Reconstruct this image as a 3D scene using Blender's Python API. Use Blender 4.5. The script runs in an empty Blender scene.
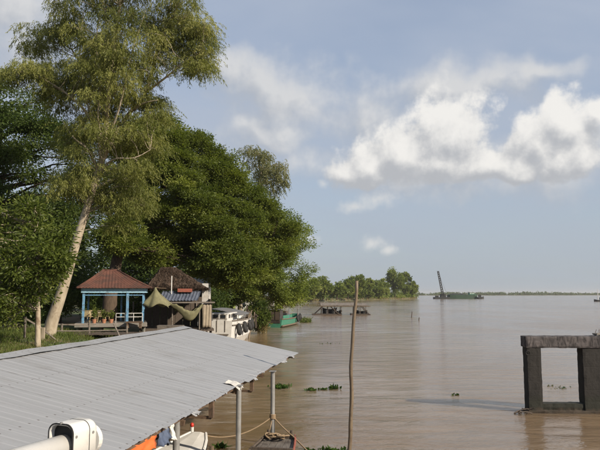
import bpy, math, random
import numpy as np
from mathutils import Vector, Matrix, noise as mnoise

random.seed(11)
rng = np.random.default_rng(11)
R = math.radians
SC = bpy.context.scene
COL = SC.collection

# ------------------------------------------------------------------ camera
F = 620.0                      # focal length in photo pixels (600 x 450)
PITCH = math.atan(69 / F)
EYE = 5.0                      # metres above the river
cam = bpy.data.cameras.new('camera')
cam.sensor_width = 36
cam.lens = 36 * F / 600
cam.clip_start = 0.05
cam.clip_end = 20000
camo = bpy.data.objects.new('camera', cam)
COL.objects.link(camo)
camo.location = (0, 0, EYE)
camo.rotation_euler = (math.pi / 2 + PITCH, 0, 0)
SC.camera = camo

def ray(px, py):
    dx = (px - 300) / F
    dy = (225 - py) / F
    return Vector((dx, math.cos(PITCH) - math.sin(PITCH) * dy, math.sin(PITCH) + math.cos(PITCH) * dy))
def at(px, py, d):             # point seen at a photo pixel, at ground distance d
    r = ray(px, py)
    return Vector((0, 0, EYE)) + r * (d / r.y)
def onz(px, py, z=0.0):        # point seen at a photo pixel, at height z
    r = ray(px, py)
    return Vector((0, 0, EYE)) + r * ((z - EYE) / r.z)

# ------------------------------------------------------------------ light
SUN_AZ, SUN_EL = R(122), R(30)             # clockwise from the view direction
sun_dir = Vector((math.sin(SUN_AZ) * math.cos(SUN_EL), math.cos(SUN_AZ) * math.cos(SUN_EL), math.sin(SUN_EL)))
sl = bpy.data.lights.new('sun', 'SUN')
sl.energy = 5.0
sl.angle = R(0.5)
sl.color = (1.0, 0.87, 0.70)
so = bpy.data.objects.new('sun', sl)
COL.objects.link(so)
so.rotation_euler = sun_dir.to_track_quat('Z', 'Y').to_euler()
so.location = (60, -20, 60)

SC.view_settings.view_transform = 'Standard'
SC.view_settings.look = 'None'
EXPO = 0.40
SC.view_settings.exposure = EXPO
SC.view_settings.gamma = 1.0
SC.view_settings.use_curve_mapping = False
SC.cycles.use_denoising = True
SC.cycles.max_bounces = 6
SC.cycles.volume_bounces = 0
SC.cycles.transparent_max_bounces = 8
SC.cycles.caustics_reflective = False
SC.cycles.caustics_refractive = False

# ------------------------------------------------------------------ node helper
class NT:
    def __init__(s, tree):
        s.t = tree
        s.n = tree.nodes
        s.l = tree.links
    def put(s, sock, val):
        if val is None:
            return
        if hasattr(val, 'is_linked'):
            s.l.new(val, sock)
        else:
            if hasattr(sock, 'default_value'):
                try:
                    sock.default_value = val
                except Exception:
                    sock.default_value = tuple(val) + (1.0,)
    def math(s, op, a, b=None, c=None, clamp=False):
        m = s.n.new('ShaderNodeMath')
        m.operation = op
        m.use_clamp = clamp
        s.put(m.inputs[0], a); s.put(m.inputs[1], b); s.put(m.inputs[2], c)
        return m.outputs[0]
    def vmath(s, op, a, b=None, out=0):
        m = s.n.new('ShaderNodeVectorMath')
        m.operation = op
        s.put(m.inputs[0], a); s.put(m.inputs[1], b)
        return m.outputs[out]
    def noise(s, vec, scale, detail=4, rough=0.5, dist=0.0, out=0, dim='3D'):
        m = s.n.new('ShaderNodeTexNoise')
        m.noise_dimensions = dim
        s.put(m.inputs['Vector'], vec)
        m.inputs['Scale'].default_value = scale
        m.inputs['Detail'].default_value = detail
        m.inputs['Roughness'].default_value = rough
        m.inputs['Distortion'].default_value = dist
        return m.outputs[out]
    def sstep(s, x, a, b, c=0.0, d=1.0):
        m = s.n.new('ShaderNodeMapRange')
        m.interpolation_type = 'SMOOTHSTEP'
        s.put(m.inputs[0], x)
        m.inputs[1].default_value = a; m.inputs[2].default_value = b
        m.inputs[3].default_value = c; m.inputs[4].default_value = d
        return m.outputs[0]
    def lin(s, x, a, b, c=0.0, d=1.0):
        m = s.n.new('ShaderNodeMapRange')
        s.put(m.inputs[0], x)
        m.inputs[1].default_value = a; m.inputs[2].default_value = b
        m.inputs[3].default_value = c; m.inputs[4].default_value = d
        return m.outputs[0]
    def mix(s, fac, a, b, blend='MIX'):
        m = s.n.new('ShaderNodeMix')
        m.data_type = 'RGBA'
        m.blend_type = blend
        s.put(m.inputs[0], fac); s.put(m.inputs[6], a); s.put(m.inputs[7], b)
        return m.outputs[2]
    def mapping(s, vec, scale=(1, 1, 1), rot=(0, 0, 0), loc=(0, 0, 0)):
        m = s.n.new('ShaderNodeMapping')
        s.put(m.inputs[0], vec)
        m.inputs[1].default_value = loc
        m.inputs[2].default_value = rot
        m.inputs[3].default_value = scale
        return m.outputs[0]

def c4(c):
    return (c[0], c[1], c[2], 1.0)

# ------------------------------------------------------------------ sky with clouds
world = bpy.data.worlds.new('World')
SC.world = world
world.use_nodes = True
wt = NT(world.node_tree)
for n in list(wt.n):
    wt.n.remove(n)
w_out = wt.n.new('ShaderNodeOutputWorld')
bg = wt.n.new('ShaderNodeBackground')
SKY_STR = 0.112
bg.inputs[1].default_value = SKY_STR
wt.l.new(bg.outputs[0], w_out.inputs[0])
sky = wt.n.new('ShaderNodeTexSky')
sky.sky_type = 'NISHITA'
sky.sun_disc = False
sky.sun_elevation = SUN_EL
sky.sun_rotation = SUN_AZ
sky.altitude = 0
sky.air_density = 1.0
sky.dust_density = 1.4
sky.ozone_density = 1.6
tc = wt.n.new('ShaderNodeTexCoord')
sep = wt.n.new('ShaderNodeSeparateXYZ')
wt.l.new(tc.outputs['Generated'], sep.inputs[0])
az = wt.math('ARCTAN2', sep.outputs[0], sep.outputs[1])
el = wt.math('ARCSINE', sep.outputs[2])
comb = wt.n.new('ShaderNodeCombineXYZ')
wt.l.new(az, comb.inputs[0]); wt.l.new(el, comb.inputs[1])
AE = comb.outputs[0]

WARP = wt.vmath('SUBTRACT', wt.noise(AE, 9.5, 3, 0.55, out=1, dim='2D'), (0.5, 0.5, 0.5))

def azel(px, py):
    r = ray(px, py).normalized()
    return math.atan2(r.x, r.y), math.asin(r.z)

def density_group(name, blobs, scale, amp, warp, base_py=None, detail=8):
    g = bpy.data.node_groups.new(name, 'ShaderNodeTree')
    g.interface.new_socket('P', in_out='INPUT', socket_type='NodeSocketVector')
    g.interface.new_socket('Warp', in_out='INPUT', socket_type='NodeSocketVector')
    g.interface.new_socket('D', in_out='OUTPUT', socket_type='NodeSocketFloat')
    t = NT(g)
    gi = g.nodes.new('NodeGroupInput'); go = g.nodes.new('NodeGroupOutput')
    P = gi.outputs[0]
    wn = t.vmath('MULTIPLY', gi.outputs[1], (warp, warp * 0.8, 0))
    Pw = t.vmath('ADD', P, wn)
    acc = None
    for (px, py, rx, ry) in blobs:
        a, e = azel(px, py)
        q = t.vmath('SUBTRACT', Pw, (a, e, 0))
        q = t.vmath('MULTIPLY', q, (F / rx, F / ry, 0))
        ln = t.vmath('LENGTH', q, out=1)
        v = t.math('SUBTRACT', 1.0, ln)
        acc = v if acc is None else t.math('SMOOTH_MAX', acc, v, 0.25)
    fb = t.noise(P, scale, detail, 0.58, dim='2D')
    fb = t.math('SUBTRACT', fb, 0.5)
    D = t.math('MULTIPLY_ADD', fb, amp, acc)
    if base_py:
        se = t.n.new('ShaderNodeSeparateXYZ'); t.l.new(Pw, se.inputs[0])
        be = azel(300, base_py)[1]
        cut = t.math('MAXIMUM', t.math('SUBTRACT', be, se.outputs[1]), 0.0)
        D = t.math('MULTIPLY_ADD', cut, -40.0, D)
    t.l.new(D, go.inputs[0])
    return g

def use_group(g, vec):
    n = wt.n.new('ShaderNodeGroup')
    n.node_tree = g
    wt.l.new(vec, n.inputs[0])
    wt.l.new(WARP, n.inputs[1])
    return n.outputs[0]

def shade(g, a0, a1, dark, light, off=(0.020, 0.020, 0), gain=1.5, bias=0.5):
    D0 = use_group(g, AE)
    D1 = use_group(g, wt.vmath('ADD', AE, off))
    a = wt.sstep(D0, a0, a1)
    lit = wt.math('MULTIPLY_ADD', wt.math('SUBTRACT', D0, D1), gain, bias, clamp=True)
    return a, wt.mix(lit, c4(dark), c4(light))

K = 1.0 / SKY_STR / 2 ** EXPO
def sc(c):
    return (c[0] * K, c[1] * K, c[2] * K)

# high thin veil over the whole sky
vz = wt.math('ADD', wt.math('MAXIMUM', sep.outputs[2], 0.0), 0.30)
uvx = wt.math('DIVIDE', sep.outputs[0], vz)
uvy = wt.math('DIVIDE', sep.outputs[1], vz)
c2 = wt.n.new('ShaderNodeCombineXYZ')
wt.l.new(uvx, c2.inputs[0]); wt.l.new(uvy, c2.inputs[1])
veil = wt.noise(wt.mapping(c2.outputs[0], scale=(0.8, 1.5, 1), rot=(0, 0, 0.25), loc=(3.1, 1.2, 0)), 1.2, 4, 0.55, 0.3, dim='2D')
veil_a = wt.sstep(veil, 0.28, 0.70, 0.52, 0.94)
skyc = wt.mix(1.0, sky.outputs[0], (0.98, 0.98, 1.0, 1), 'MULTIPLY')
col = wt.mix(veil_a, skyc, c4(sc((0.440, 0.500, 0.615))))
# milky air low over the horizon, the same all round
low = wt.math('EXPONENT', wt.math('MULTIPLY', wt.math('MAXIMUM', el, 0.0), -7.0))
col = wt.mix(wt.math('MULTIPLY', low, 0.96), col, c4(sc((0.415, 0.465, 0.510))))

soft = density_group('soft_clouds', [(285, 92, 95, 38), (225, 70, 75, 26), (360, 125, 75, 48), (455, 88, 110, 26), (545, 76, 48, 14),
                                     (0, 14, 80, 60), (255, 132, 80, 24), (440, 165, 150, 34), (335, 168, 60, 26), (560, 150, 50, 40), (470, 172, 140, 22)], 10.0, 1.7, 0.09, detail=5)
a, cc = shade(soft, -0.25, 1.0, sc((0.46, 0.485, 0.53)), sc((0.70, 0.70, 0.70)), gain=1.2, bias=0.5)
col = wt.mix(wt.math('MULTIPLY', a, 0.88), col, cc)
cum = density_group('cumulus', [(345, 172, 30, 20), (372, 165, 42, 32), (402, 150, 40, 36), (450, 132, 46, 46), (440, 160, 60, 32), (490, 168, 52, 22),
                                (538, 140, 38, 36), (566, 122, 36, 32), (592, 112, 18, 14), (560, 160, 38, 30), (520, 170, 40, 22)],
                    22.0, 1.40, 0.05, base_py=186, detail=8)
D0 = use_group(cum, AE)
D1 = use_group(cum, wt.vmath('ADD', AE, (0.010, 0.024, 0)))
a = wt.sstep(D0, -0.06, 0.46)
lit = wt.math('MULTIPLY_ADD', wt.math('SUBTRACT', D0, D1), 1.05, 0.47)
lit = wt.math('MULTIPLY_ADD', wt.math('SUBTRACT', el, azel(300, 156)[1]), 5.0, lit)
lit = wt.sstep(lit, -0.15, 1.22)
cc = wt.mix(lit, c4(sc((0.47, 0.485, 0.515))), c4(sc((0.90, 0.88, 0.845))))
col = wt.mix(wt.math('MULTIPLY', a, 0.97), col, cc)
puff = density_group('small_puffs', [(376, 201, 34, 14), (374, 243, 22, 10), (390, 250, 12, 6), (319, 184, 8, 7), (308, 240, 15, 11), (350, 206, 20, 8)], 34.0, 1.5, 0.03, detail=5)
a = wt.sstep(use_group(puff, AE), 0.0, 1.4)
cc = c4(sc((0.72, 0.72, 0.71)))
col = wt.mix(wt.math('MULTIPLY', a, 0.9), col, cc)
wt.l.new(col, bg.inputs[0])
world.cycles.sampling_method = 'MANUAL'
world.cycles.sample_map_resolution = 256

# ------------------------------------------------------------------ materials
MATS = {}
def new_mat(name):
    m = bpy.data.materials.new(name)
    m.use_nodes = True
    t = NT(m.node_tree)
    for n in list(t.n):
        t.n.remove(n)
    o = t.n.new('ShaderNodeOutputMaterial')
    b = t.n.new('ShaderNodeBsdfPrincipled')
    t.l.new(b.outputs[0], o.inputs[0])
    MATS[name] = m
    return m, t, b, o

def objco(t):
    return t.n.new('ShaderNodeTexCoord').outputs['Object']

def worldco(t):
    return t.n.new('ShaderNodeNewGeometry').outputs['Position']

def bumpn(t, b, h, strength=0.3, dist=0.02):
    bm = t.n.new('ShaderNodeBump')
    bm.inputs['Strength'].default_value = strength
    bm.inputs['Distance'].default_value = dist
    t.l.new(h, bm.inputs['Height'])
    t.l.new(bm.outputs[0], b.inputs['Normal'])

def mat_mix(name, ca, cb, scale=3.0, rough=0.7, stretch=(1, 1, 1), metal=0.0, bump=0.3, dirt=None, dirt_scale=1.0, dirt_amt=(0.5, 0.7), spec=0.4, bdist=0.01):
    m, t, b, o = new_mat(name)
    P = t.mapping(worldco(t), scale=stretch)
    n1 = t.noise(P, scale, 6, 0.6)
    c = t.mix(t.lin(n1, 0.3, 0.7), c4(ca), c4(cb))
    if dirt:
        n2 = t.noise(worldco(t), dirt_scale, 7, 0.65, 0.5)
        c = t.mix(t.sstep(n2, dirt_amt[0], dirt_amt[1]), c, c4(dirt))
    t.l.new(c, b.inputs['Base Color'])
    b.inputs['Roughness'].default_value = rough
    b.inputs['Metallic'].default_value = metal
    b.inputs['Specular IOR Level'].default_value = spec
    if bump:
        bumpn(t, b, t.noise(P, scale * 4, 5, 0.65), bump, bdist)
    return m

def roof_metal():
    m, t, b, o = new_mat('roof_metal')
    P = worldco(t)
    th = math.atan(100 / 620)
    U = t.vmath('DOT_PRODUCT', P, (math.sin(th), math.cos(th), 0), out=1)
    V = t.vmath('DOT_PRODUCT', P, (math.cos(th), -math.sin(th), 0), out=1)
    cv = t.n.new('ShaderNodeCombineXYZ')
    t.l.new(t.math('MULTIPLY', U, 4.0), cv.inputs[0]); t.l.new(t.math('MULTIPLY', V, 0.35), cv.inputs[1])
    streak = t.noise(cv.outputs[0], 1.0, 6, 0.6)
    c = t.mix(t.lin(streak, 0.3, 0.7), (0.238, 0.246, 0.256, 1), (0.286, 0.295, 0.307, 1))
    blot = t.noise(P, 0.9, 6, 0.6, 0.4)
    c = t.mix(t.sstep(blot, 0.52, 0.80, 0, 0.55), c, (0.18, 0.174, 0.163, 1))
    # dark lap lines: overlap shade painted into the colour, along with grime
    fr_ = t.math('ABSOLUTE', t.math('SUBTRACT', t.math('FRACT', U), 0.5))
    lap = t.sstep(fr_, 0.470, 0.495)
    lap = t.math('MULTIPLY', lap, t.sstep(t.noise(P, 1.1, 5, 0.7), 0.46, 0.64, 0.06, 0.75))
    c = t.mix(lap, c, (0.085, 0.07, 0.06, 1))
    rust = t.sstep(t.noise(cv.outputs[0], 1.7, 7, 0.7, 0.6), 0.62, 0.76, 0, 0.40)
    c = t.mix(rust, c, (0.165, 0.125, 0.095, 1))
    nu = t.math('LESS_THAN', t.math('ABSOLUTE', t.math('SUBTRACT', t.math('FRACT', t.math('MULTIPLY', U, 4.0)), 0.5)), 0.07)
    nv = t.math('LESS_THAN', t.math('ABSOLUTE', t.math('SUBTRACT', t.math('FRACT', t.math('MULTIPLY_ADD', V, 0.645, 0.30)), 0.5)), 0.012)
    c = t.mix(t.math('MULTIPLY', t.math('MULTIPLY', nu, nv), 0.75), c, (0.07, 0.055, 0.045, 1))
    spk = t.sstep(t.noise(P, 16, 3, 0.6), 0.68, 0.76, 0, 0.6)
    c = t.mix(spk, c, (0.10, 0.085, 0.07, 1))
    t.l.new(c, b.inputs['Base Color'])
    b.inputs['Roughness'].default_value = 0.5
    b.inputs['Specular IOR Level'].default_value = 0.4
    bumpn(t, b, t.noise(P, 5, 4, 0.6), 0.10, 0.02)
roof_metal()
mat_mix('galv', (0.20, 0.20, 0.195), (0.30, 0.30, 0.29), 6, 0.5, metal=0.25, bump=0.08, dirt=(0.22, 0.17, 0.12), dirt_scale=5, dirt_amt=(0.6, 0.8))
mat_mix('wood_grey', (0.105, 0.09, 0.074), (0.20, 0.175, 0.148), 5, 0.85, stretch=(4, 1, 4), bump=0.5, dirt=(0.07, 0.055, 0.045), dirt_scale=3)
mat_mix('wood_brown', (0.075, 0.047, 0.030), (0.15, 0.098, 0.062), 6, 0.8, stretch=(4, 1, 4), bump=0.5, dirt=(0.05, 0.035, 0.025), dirt_scale=3)
mat_mix('wood_dark', (0.045, 0.035, 0.028), (0.11, 0.085, 0.065), 5, 0.75, stretch=(4, 1, 4), bump=0.4)
mat_mix('wood_deck', (0.09, 0.08, 0.07), (0.17, 0.153, 0.135), 4, 0.7, stretch=(5, 0.7, 5), bump=0.4, dirt=(0.05, 0.04, 0.035), dirt_scale=2.2)
mat_mix('hull_black', (0.02, 0.018, 0.016), (0.06, 0.05, 0.045), 3, 0.6, bump=0.3, dirt=(0.16, 0.11, 0.07), dirt_scale=4, dirt_amt=(0.6, 0.75))
mat_mix('white_paint', (0.54, 0.535, 0.51), (0.66, 0.655, 0.63), 2.5, 0.45, bump=0.08, dirt=(0.42, 0.37, 0.30), dirt_scale=2.6, dirt_amt=(0.58, 0.8))
mat_mix('rail_white', (0.56, 0.555, 0.53), (0.62, 0.615, 0.59), 4, 0.4, bump=0.08, dirt=(0.36, 0.33, 0.28), dirt_scale=14, dirt_amt=(0.55, 0.80))
mat_mix('red_paint', (0.20, 0.055, 0.032), (0.28, 0.08, 0.05), 5, 0.6, bump=0.2, dirt=(0.15, 0.06, 0.04), dirt_scale=6)
mat_mix('green_paint', (0.03, 0.16, 0.10), (0.055, 0.21, 0.14), 2, 0.55, bump=0.15, dirt=(0.08, 0.14, 0.10), dirt_scale=1.5)
mat_mix('barge_green', (0.016, 0.045, 0.026), (0.028, 0.065, 0.036), 0.4, 0.6, bump=0.1, dirt=(0.03, 0.04, 0.03), dirt_scale=0.3)
mat_mix('barge_dark', (0.012, 0.014, 0.015), (0.03, 0.03, 0.028), 0.5, 0.7, bump=0.1)
mat_mix('rubber', (0.012, 0.012, 0.012), (0.03, 0.03, 0.03), 8, 0.75, bump=0.2)
mat_mix('dark_inside', (0.012, 0.013, 0.014), (0.02, 0.021, 0.022), 6, 0.6, bump=0.1)
mat_mix('rope', (0.20, 0.14, 0.085), (0.29, 0.215, 0.135), 40, 0.9, bump=0.6)
mat_mix('bamboo', (0.10, 0.074, 0.048), (0.18, 0.138, 0.09), 3, 0.6, stretch=(3, 3, 0.6), bump=0.3, dirt=(0.10, 0.07, 0.045), dirt_scale=4)
mat_mix('blue_paint', (0.09, 0.23, 0.38), (0.14, 0.30, 0.46), 3, 0.5, bump=0.2, dirt=(0.09, 0.12, 0.15), dirt_scale=4, dirt_amt=(0.45, 0.68))
mat_mix('fascia_blue', (0.24, 0.44, 0.58), (0.32, 0.52, 0.64), 3, 0.5, bump=0.2, dirt=(0.14, 0.22, 0.28), dirt_scale=3.5, dirt_amt=(0.48, 0.7))
mat_mix('tile_red', (0.075, 0.031, 0.022), (0.125, 0.052, 0.035), 2.4, 0.9, bump=0.3, dirt=(0.06, 0.032, 0.024), dirt_scale=1.3, dirt_amt=(0.42, 0.68))
mat_mix('thatch', (0.036, 0.024, 0.017), (0.085, 0.056, 0.038), 5, 0.95, stretch=(1, 1, 4), bump=0.8, dirt=(0.05, 0.035, 0.025), dirt_scale=2)
mat_mix('tarp_blue', (0.05, 0.06, 0.085), (0.10, 0.115, 0.15), 2, 0.5, bump=0.15)
mat_mix('tarp_olive', (0.12, 0.115, 0.062), (0.19, 0.18, 0.10), 3, 0.85, bump=0.25)
mat_mix('canvas', (0.24, 0.20, 0.15), (0.33, 0.28, 0.21), 3, 0.9, bump=0.3)
mat_mix('orange', (0.52, 0.11, 0.025), (0.62, 0.16, 0.04), 4, 0.6, bump=0.2)
mat_mix('red_plastic', (0.45, 0.03, 0.02), (0.60, 0.06, 0.04), 4, 0.4, bump=0.0)
mat_mix('blue_cloth', (0.05, 0.07, 0.12), (0.10, 0.13, 0.20), 4, 0.9, bump=0.3)
mat_mix('cream_plastic', (0.32, 0.25, 0.13), (0.42, 0.34, 0.19), 4, 0.5, bump=0.05)
def concrete_wet():
    m, t, b, o = new_mat('concrete_wet')
    P = worldco(t)
    n1 = t.noise(P, 2.5, 6, 0.6)
    c = t.mix(t.lin(n1, 0.3, 0.7), (0.010, 0.009, 0.008, 1), (0.020, 0.0175, 0.015, 1))
    sx = t.n.new('ShaderNodeSeparateXYZ'); t.l.new(P, sx.inputs[0])
    z = t.math('MULTIPLY_ADD', t.math('SUBTRACT', t.noise(P, 3.0, 5, 0.65), 0.5), 0.5, sx.outputs[2])
    c = t.mix(t.sstep(z, 0.85, 0.45, 0, 0.85), c, (0.013, 0.0145, 0.0085, 1))
    c = t.mix(t.sstep(z, 0.22, 0.06, 0, 0.8), c, (0.050, 0.036, 0.024, 1))
    run = t.noise(t.mapping(P, scale=(7, 7, 0.5)), 1.0, 5, 0.6)
    c = t.mix(t.sstep(run, 0.56, 0.70, 0, 0.55), c, (0.034, 0.030, 0.027, 1))
    t.l.new(c, b.inputs['Base Color'])
    b.inputs['Roughness'].default_value = 0.85
    form = t.sstep(t.math('ABSOLUTE', t.math('SUBTRACT', t.math('FRACT', t.math('MULTIPLY', sx.outputs[2], 2.1)), 0.5)), 0.46, 0.5)
    h = t.math('MULTIPLY_ADD', form, -0.25, t.noise(P, 10, 5, 0.65))
    bumpn(t, b, h, 0.6, 0.03)
concrete_wet()
mat_mix('concrete', (0.15, 0.138, 0.12), (0.23, 0.21, 0.185), 2.5, 0.9, bump=0.4, dirt=(0.09, 0.13, 0.11), dirt_scale=1.5)
mat_mix('bark_pale', (0.26, 0.215, 0.155), (0.42, 0.365, 0.28), 2.0, 0.85, stretch=(3, 3, 0.7), bump=0.5, dirt=(0.17, 0.125, 0.085), dirt_scale=1.6, dirt_amt=(0.54, 0.72), bdist=0.03)
mat_mix('bark_brown', (0.045, 0.031, 0.022), (0.11, 0.078, 0.054), 2.5, 0.9, stretch=(3, 3, 0.8), bump=0.8, bdist=0.04)
mat_mix('house_wall', (0.38, 0.37, 0.35), (0.48, 0.47, 0.44), 1.5, 0.8, bump=0.1, dirt=(0.34, 0.31, 0.27), dirt_scale=0.8)
mat_mix('house_roof', (0.10, 0.105, 0.11), (0.16, 0.165, 0.175), 1.5, 0.6, bump=0.2, dirt=(0.17, 0.12, 0.09), dirt_scale=0.8)
mat_mix('mud', (0.17, 0.115, 0.07), (0.27, 0.19, 0.12), 0.8, 0.9, bump=0.5, dirt=(0.10, 0.07, 0.045), dirt_scale=0.3)
mat_mix('net_dark', (0.02, 0.022, 0.025), (0.045, 0.045, 0.045), 6, 0.9, bump=0.2)
mat_mix('glass_dark', (0.02, 0.025, 0.03), (0.03, 0.035, 0.04), 3, 0.12, bump=0.0, spec=0.6)
mat_mix('terracotta', (0.30, 0.13, 0.07), (0.42, 0.20, 0.12), 6, 0.85, bump=0.2)

def concrete_beam():
    m, t, b, o = new_mat('concrete_beam')
    P = worldco(t)
    n1 = t.noise(P, 3.0, 6, 0.6)
    c = t.mix(t.lin(n1, 0.3, 0.7), (0.055, 0.050, 0.050, 1), (0.125, 0.11, 0.108, 1))
    s = t.noise(t.mapping(P, scale=(2.2, 1.0, 0.8), rot=(0, 0.6, 0)), 2.4, 7, 0.68, 1.2)
    c = t.mix(t.sstep(s, 0.40, 0.66), c, (0.018, 0.016, 0.017, 1))
    t.l.new(c, b.inputs['Base Color'])
    b.inputs['Roughness'].default_value = 0.9
    bumpn(t, b, t.noise(P, 9, 6, 0.65), 0.6, 0.03)
concrete_beam()

def ground_mat():
    m, t, b, o = new_mat('ground')
    P = worldco(t)
    n1 = t.noise(P, 0.35, 7, 0.62)
    n2 = t.noise(P, 3.0, 6, 0.6)
    g = t.mix(t.lin(n2, 0.3, 0.7), (0.035, 0.060, 0.018, 1), (0.085, 0.115, 0.035, 1))
    d = t.mix(t.lin(n2, 0.3, 0.7), (0.13, 0.09, 0.055, 1), (0.22, 0.16, 0.10, 1))
    c = t.mix(t.sstep(n1, 0.45, 0.58), g, d)
    t.l.new(c, b.inputs['Base Color'])
    b.inputs['Roughness'].default_value = 0.95
    bumpn(t, b, t.noise(P, 6, 6, 0.65), 0.8, 0.05)
ground_mat()

def water_mat():
    m, t, b, o = new_mat('river_water')
    P = worldco(t)
    big = t.noise(t.mapping(P, scale=(0.030, 0.014, 1), rot=(0, 0, 0.15)), 1.0, 7, 0.62, 0.9)
    c = t.mix(t.lin(big, 0.35, 0.65), (0.166, 0.116, 0.070, 1), (0.226, 0.168, 0.112, 1))
    t.l.new(c, b.inputs['Base Color'])
    b.inputs['Roughness'].default_value = 0.10
    b.inputs['IOR'].default_value = 1.33
    b.inputs['Subsurface Weight'].default_value = 1.0
    b.inputs['Subsurface Radius'].default_value = (1.0, 0.85, 0.6)
    b.inputs['Subsurface Scale'].default_value = 2.2
    w1 = t.noise(t.mapping(P, scale=(0.38, 1.0, 1), rot=(0, 0, 0.12)), 1.0, 5, 0.60, 0.5)
    w2 = t.noise(t.mapping(P, scale=(0.7, 1.0, 1), rot=(0, 0, -0.5)), 4.5, 4, 0.6, 0.3)
    w3 = t.noise(t.mapping(P, scale=(0.6, 1.0, 1), rot=(0, 0, 0.2)), 0.22, 3, 0.5, 0.4)
    patch = t.sstep(t.noise(t.mapping(P, scale=(0.05, 0.028, 1), rot=(0, 0, 0.3)), 1.0, 4, 0.5, 0.6), 0.35, 0.65, 0.22, 1.45)
    h = t.math('ADD', t.math('MULTIPLY', w1, 0.16), t.math('MULTIPLY', w2, 0.030))
    h = t.math('MULTIPLY', h, patch)
    h = t.math('ADD', h, t.math('MULTIPLY', w3, 0.30))
    bumpn(t, b, h, 0.8, 1.0)
water_mat()

def leaf_mat(name, dark, mid, light, trans=0.45, rough=0.5):
    m = bpy.data.materials.new(name)
    m.use_nodes = True
    t = NT(m.node_tree)
    for n in list(t.n):
        t.n.remove(n)
    o = t.n.new('ShaderNodeOutputMaterial')
    at_ = t.n.new('ShaderNodeAttribute')
    at_.attribute_name = 'tint'
    r = t.n.new('ShaderNodeValToRGB')
    r.color_ramp.elements[0].color = c4(dark)
    r.color_ramp.elements[1].color = c4(light)
    e = r.color_ramp.elements.new(0.5)
    e.color = c4(mid)
    t.l.new(at_.outputs['Fac'], r.inputs[0])
    b = t.n.new('ShaderNodeBsdfPrincipled')
    t.l.new(r.outputs[0], b.inputs['Base Color'])
    b.inputs['Roughness'].default_value = rough
    b.inputs['Specular IOR Level'].default_value = 0.25
    tr = t.n.new('ShaderNodeBsdfTranslucent')
    t.l.new(t.mix(1.0, r.outputs[0], (1.0, 1.05, 0.55, 1), 'MULTIPLY'), tr.inputs[0])
    ms = t.n.new('ShaderNodeMixShader')
    ms.inputs[0].default_value = trans
    t.l.new(b.outputs[0], ms.inputs[1]); t.l.new(tr.outputs[0], ms.inputs[2])
    t.l.new(ms.outputs[0], o.inputs[0])
    MATS[name] = m

leaf_mat('leaf_gum', (0.100, 0.118, 0.028), (0.195, 0.212, 0.055), (0.340, 0.335, 0.110), trans=0.46)
leaf_mat('leaf_rain', (0.068, 0.098, 0.020), (0.140, 0.175, 0.034), (0.225, 0.255, 0.054), trans=0.45)
leaf_mat('leaf_river', (0.098, 0.138, 0.027), (0.173, 0.222, 0.045), (0.270, 0.315, 0.075), trans=0.46)
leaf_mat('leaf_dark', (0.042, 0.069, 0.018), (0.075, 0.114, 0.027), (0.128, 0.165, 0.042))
leaf_mat('leaf_broad', (0.045, 0.068, 0.013), (0.105, 0.140, 0.026), (0.200, 0.230, 0.055), rough=0.45, trans=0.46)
leaf_mat('leaf_pale', (0.112, 0.128, 0.053), (0.180, 0.188, 0.083), (0.285, 0.277, 0.135))
leaf_mat('leaf_far', (0.105, 0.147, 0.039), (0.180, 0.225, 0.060), (0.277, 0.307, 0.090), trans=0.46)
leaf_mat('leaf_grass', (0.055, 0.085, 0.018), (0.105, 0.140, 0.032), (0.200, 0.190, 0.070))
leaf_mat('leaf_reed', (0.12, 0.11, 0.045), (0.22, 0.18, 0.085), (0.36, 0.28, 0.15))
leaf_mat('leaf_straw', (0.030, 0.020, 0.015), (0.065, 0.043, 0.03), (0.12, 0.08, 0.055))
leaf_mat('leaf_hyacinth', (0.028, 0.062, 0.012), (0.05, 0.095, 0.018), (0.085, 0.135, 0.03), rough=0.35)

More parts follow.
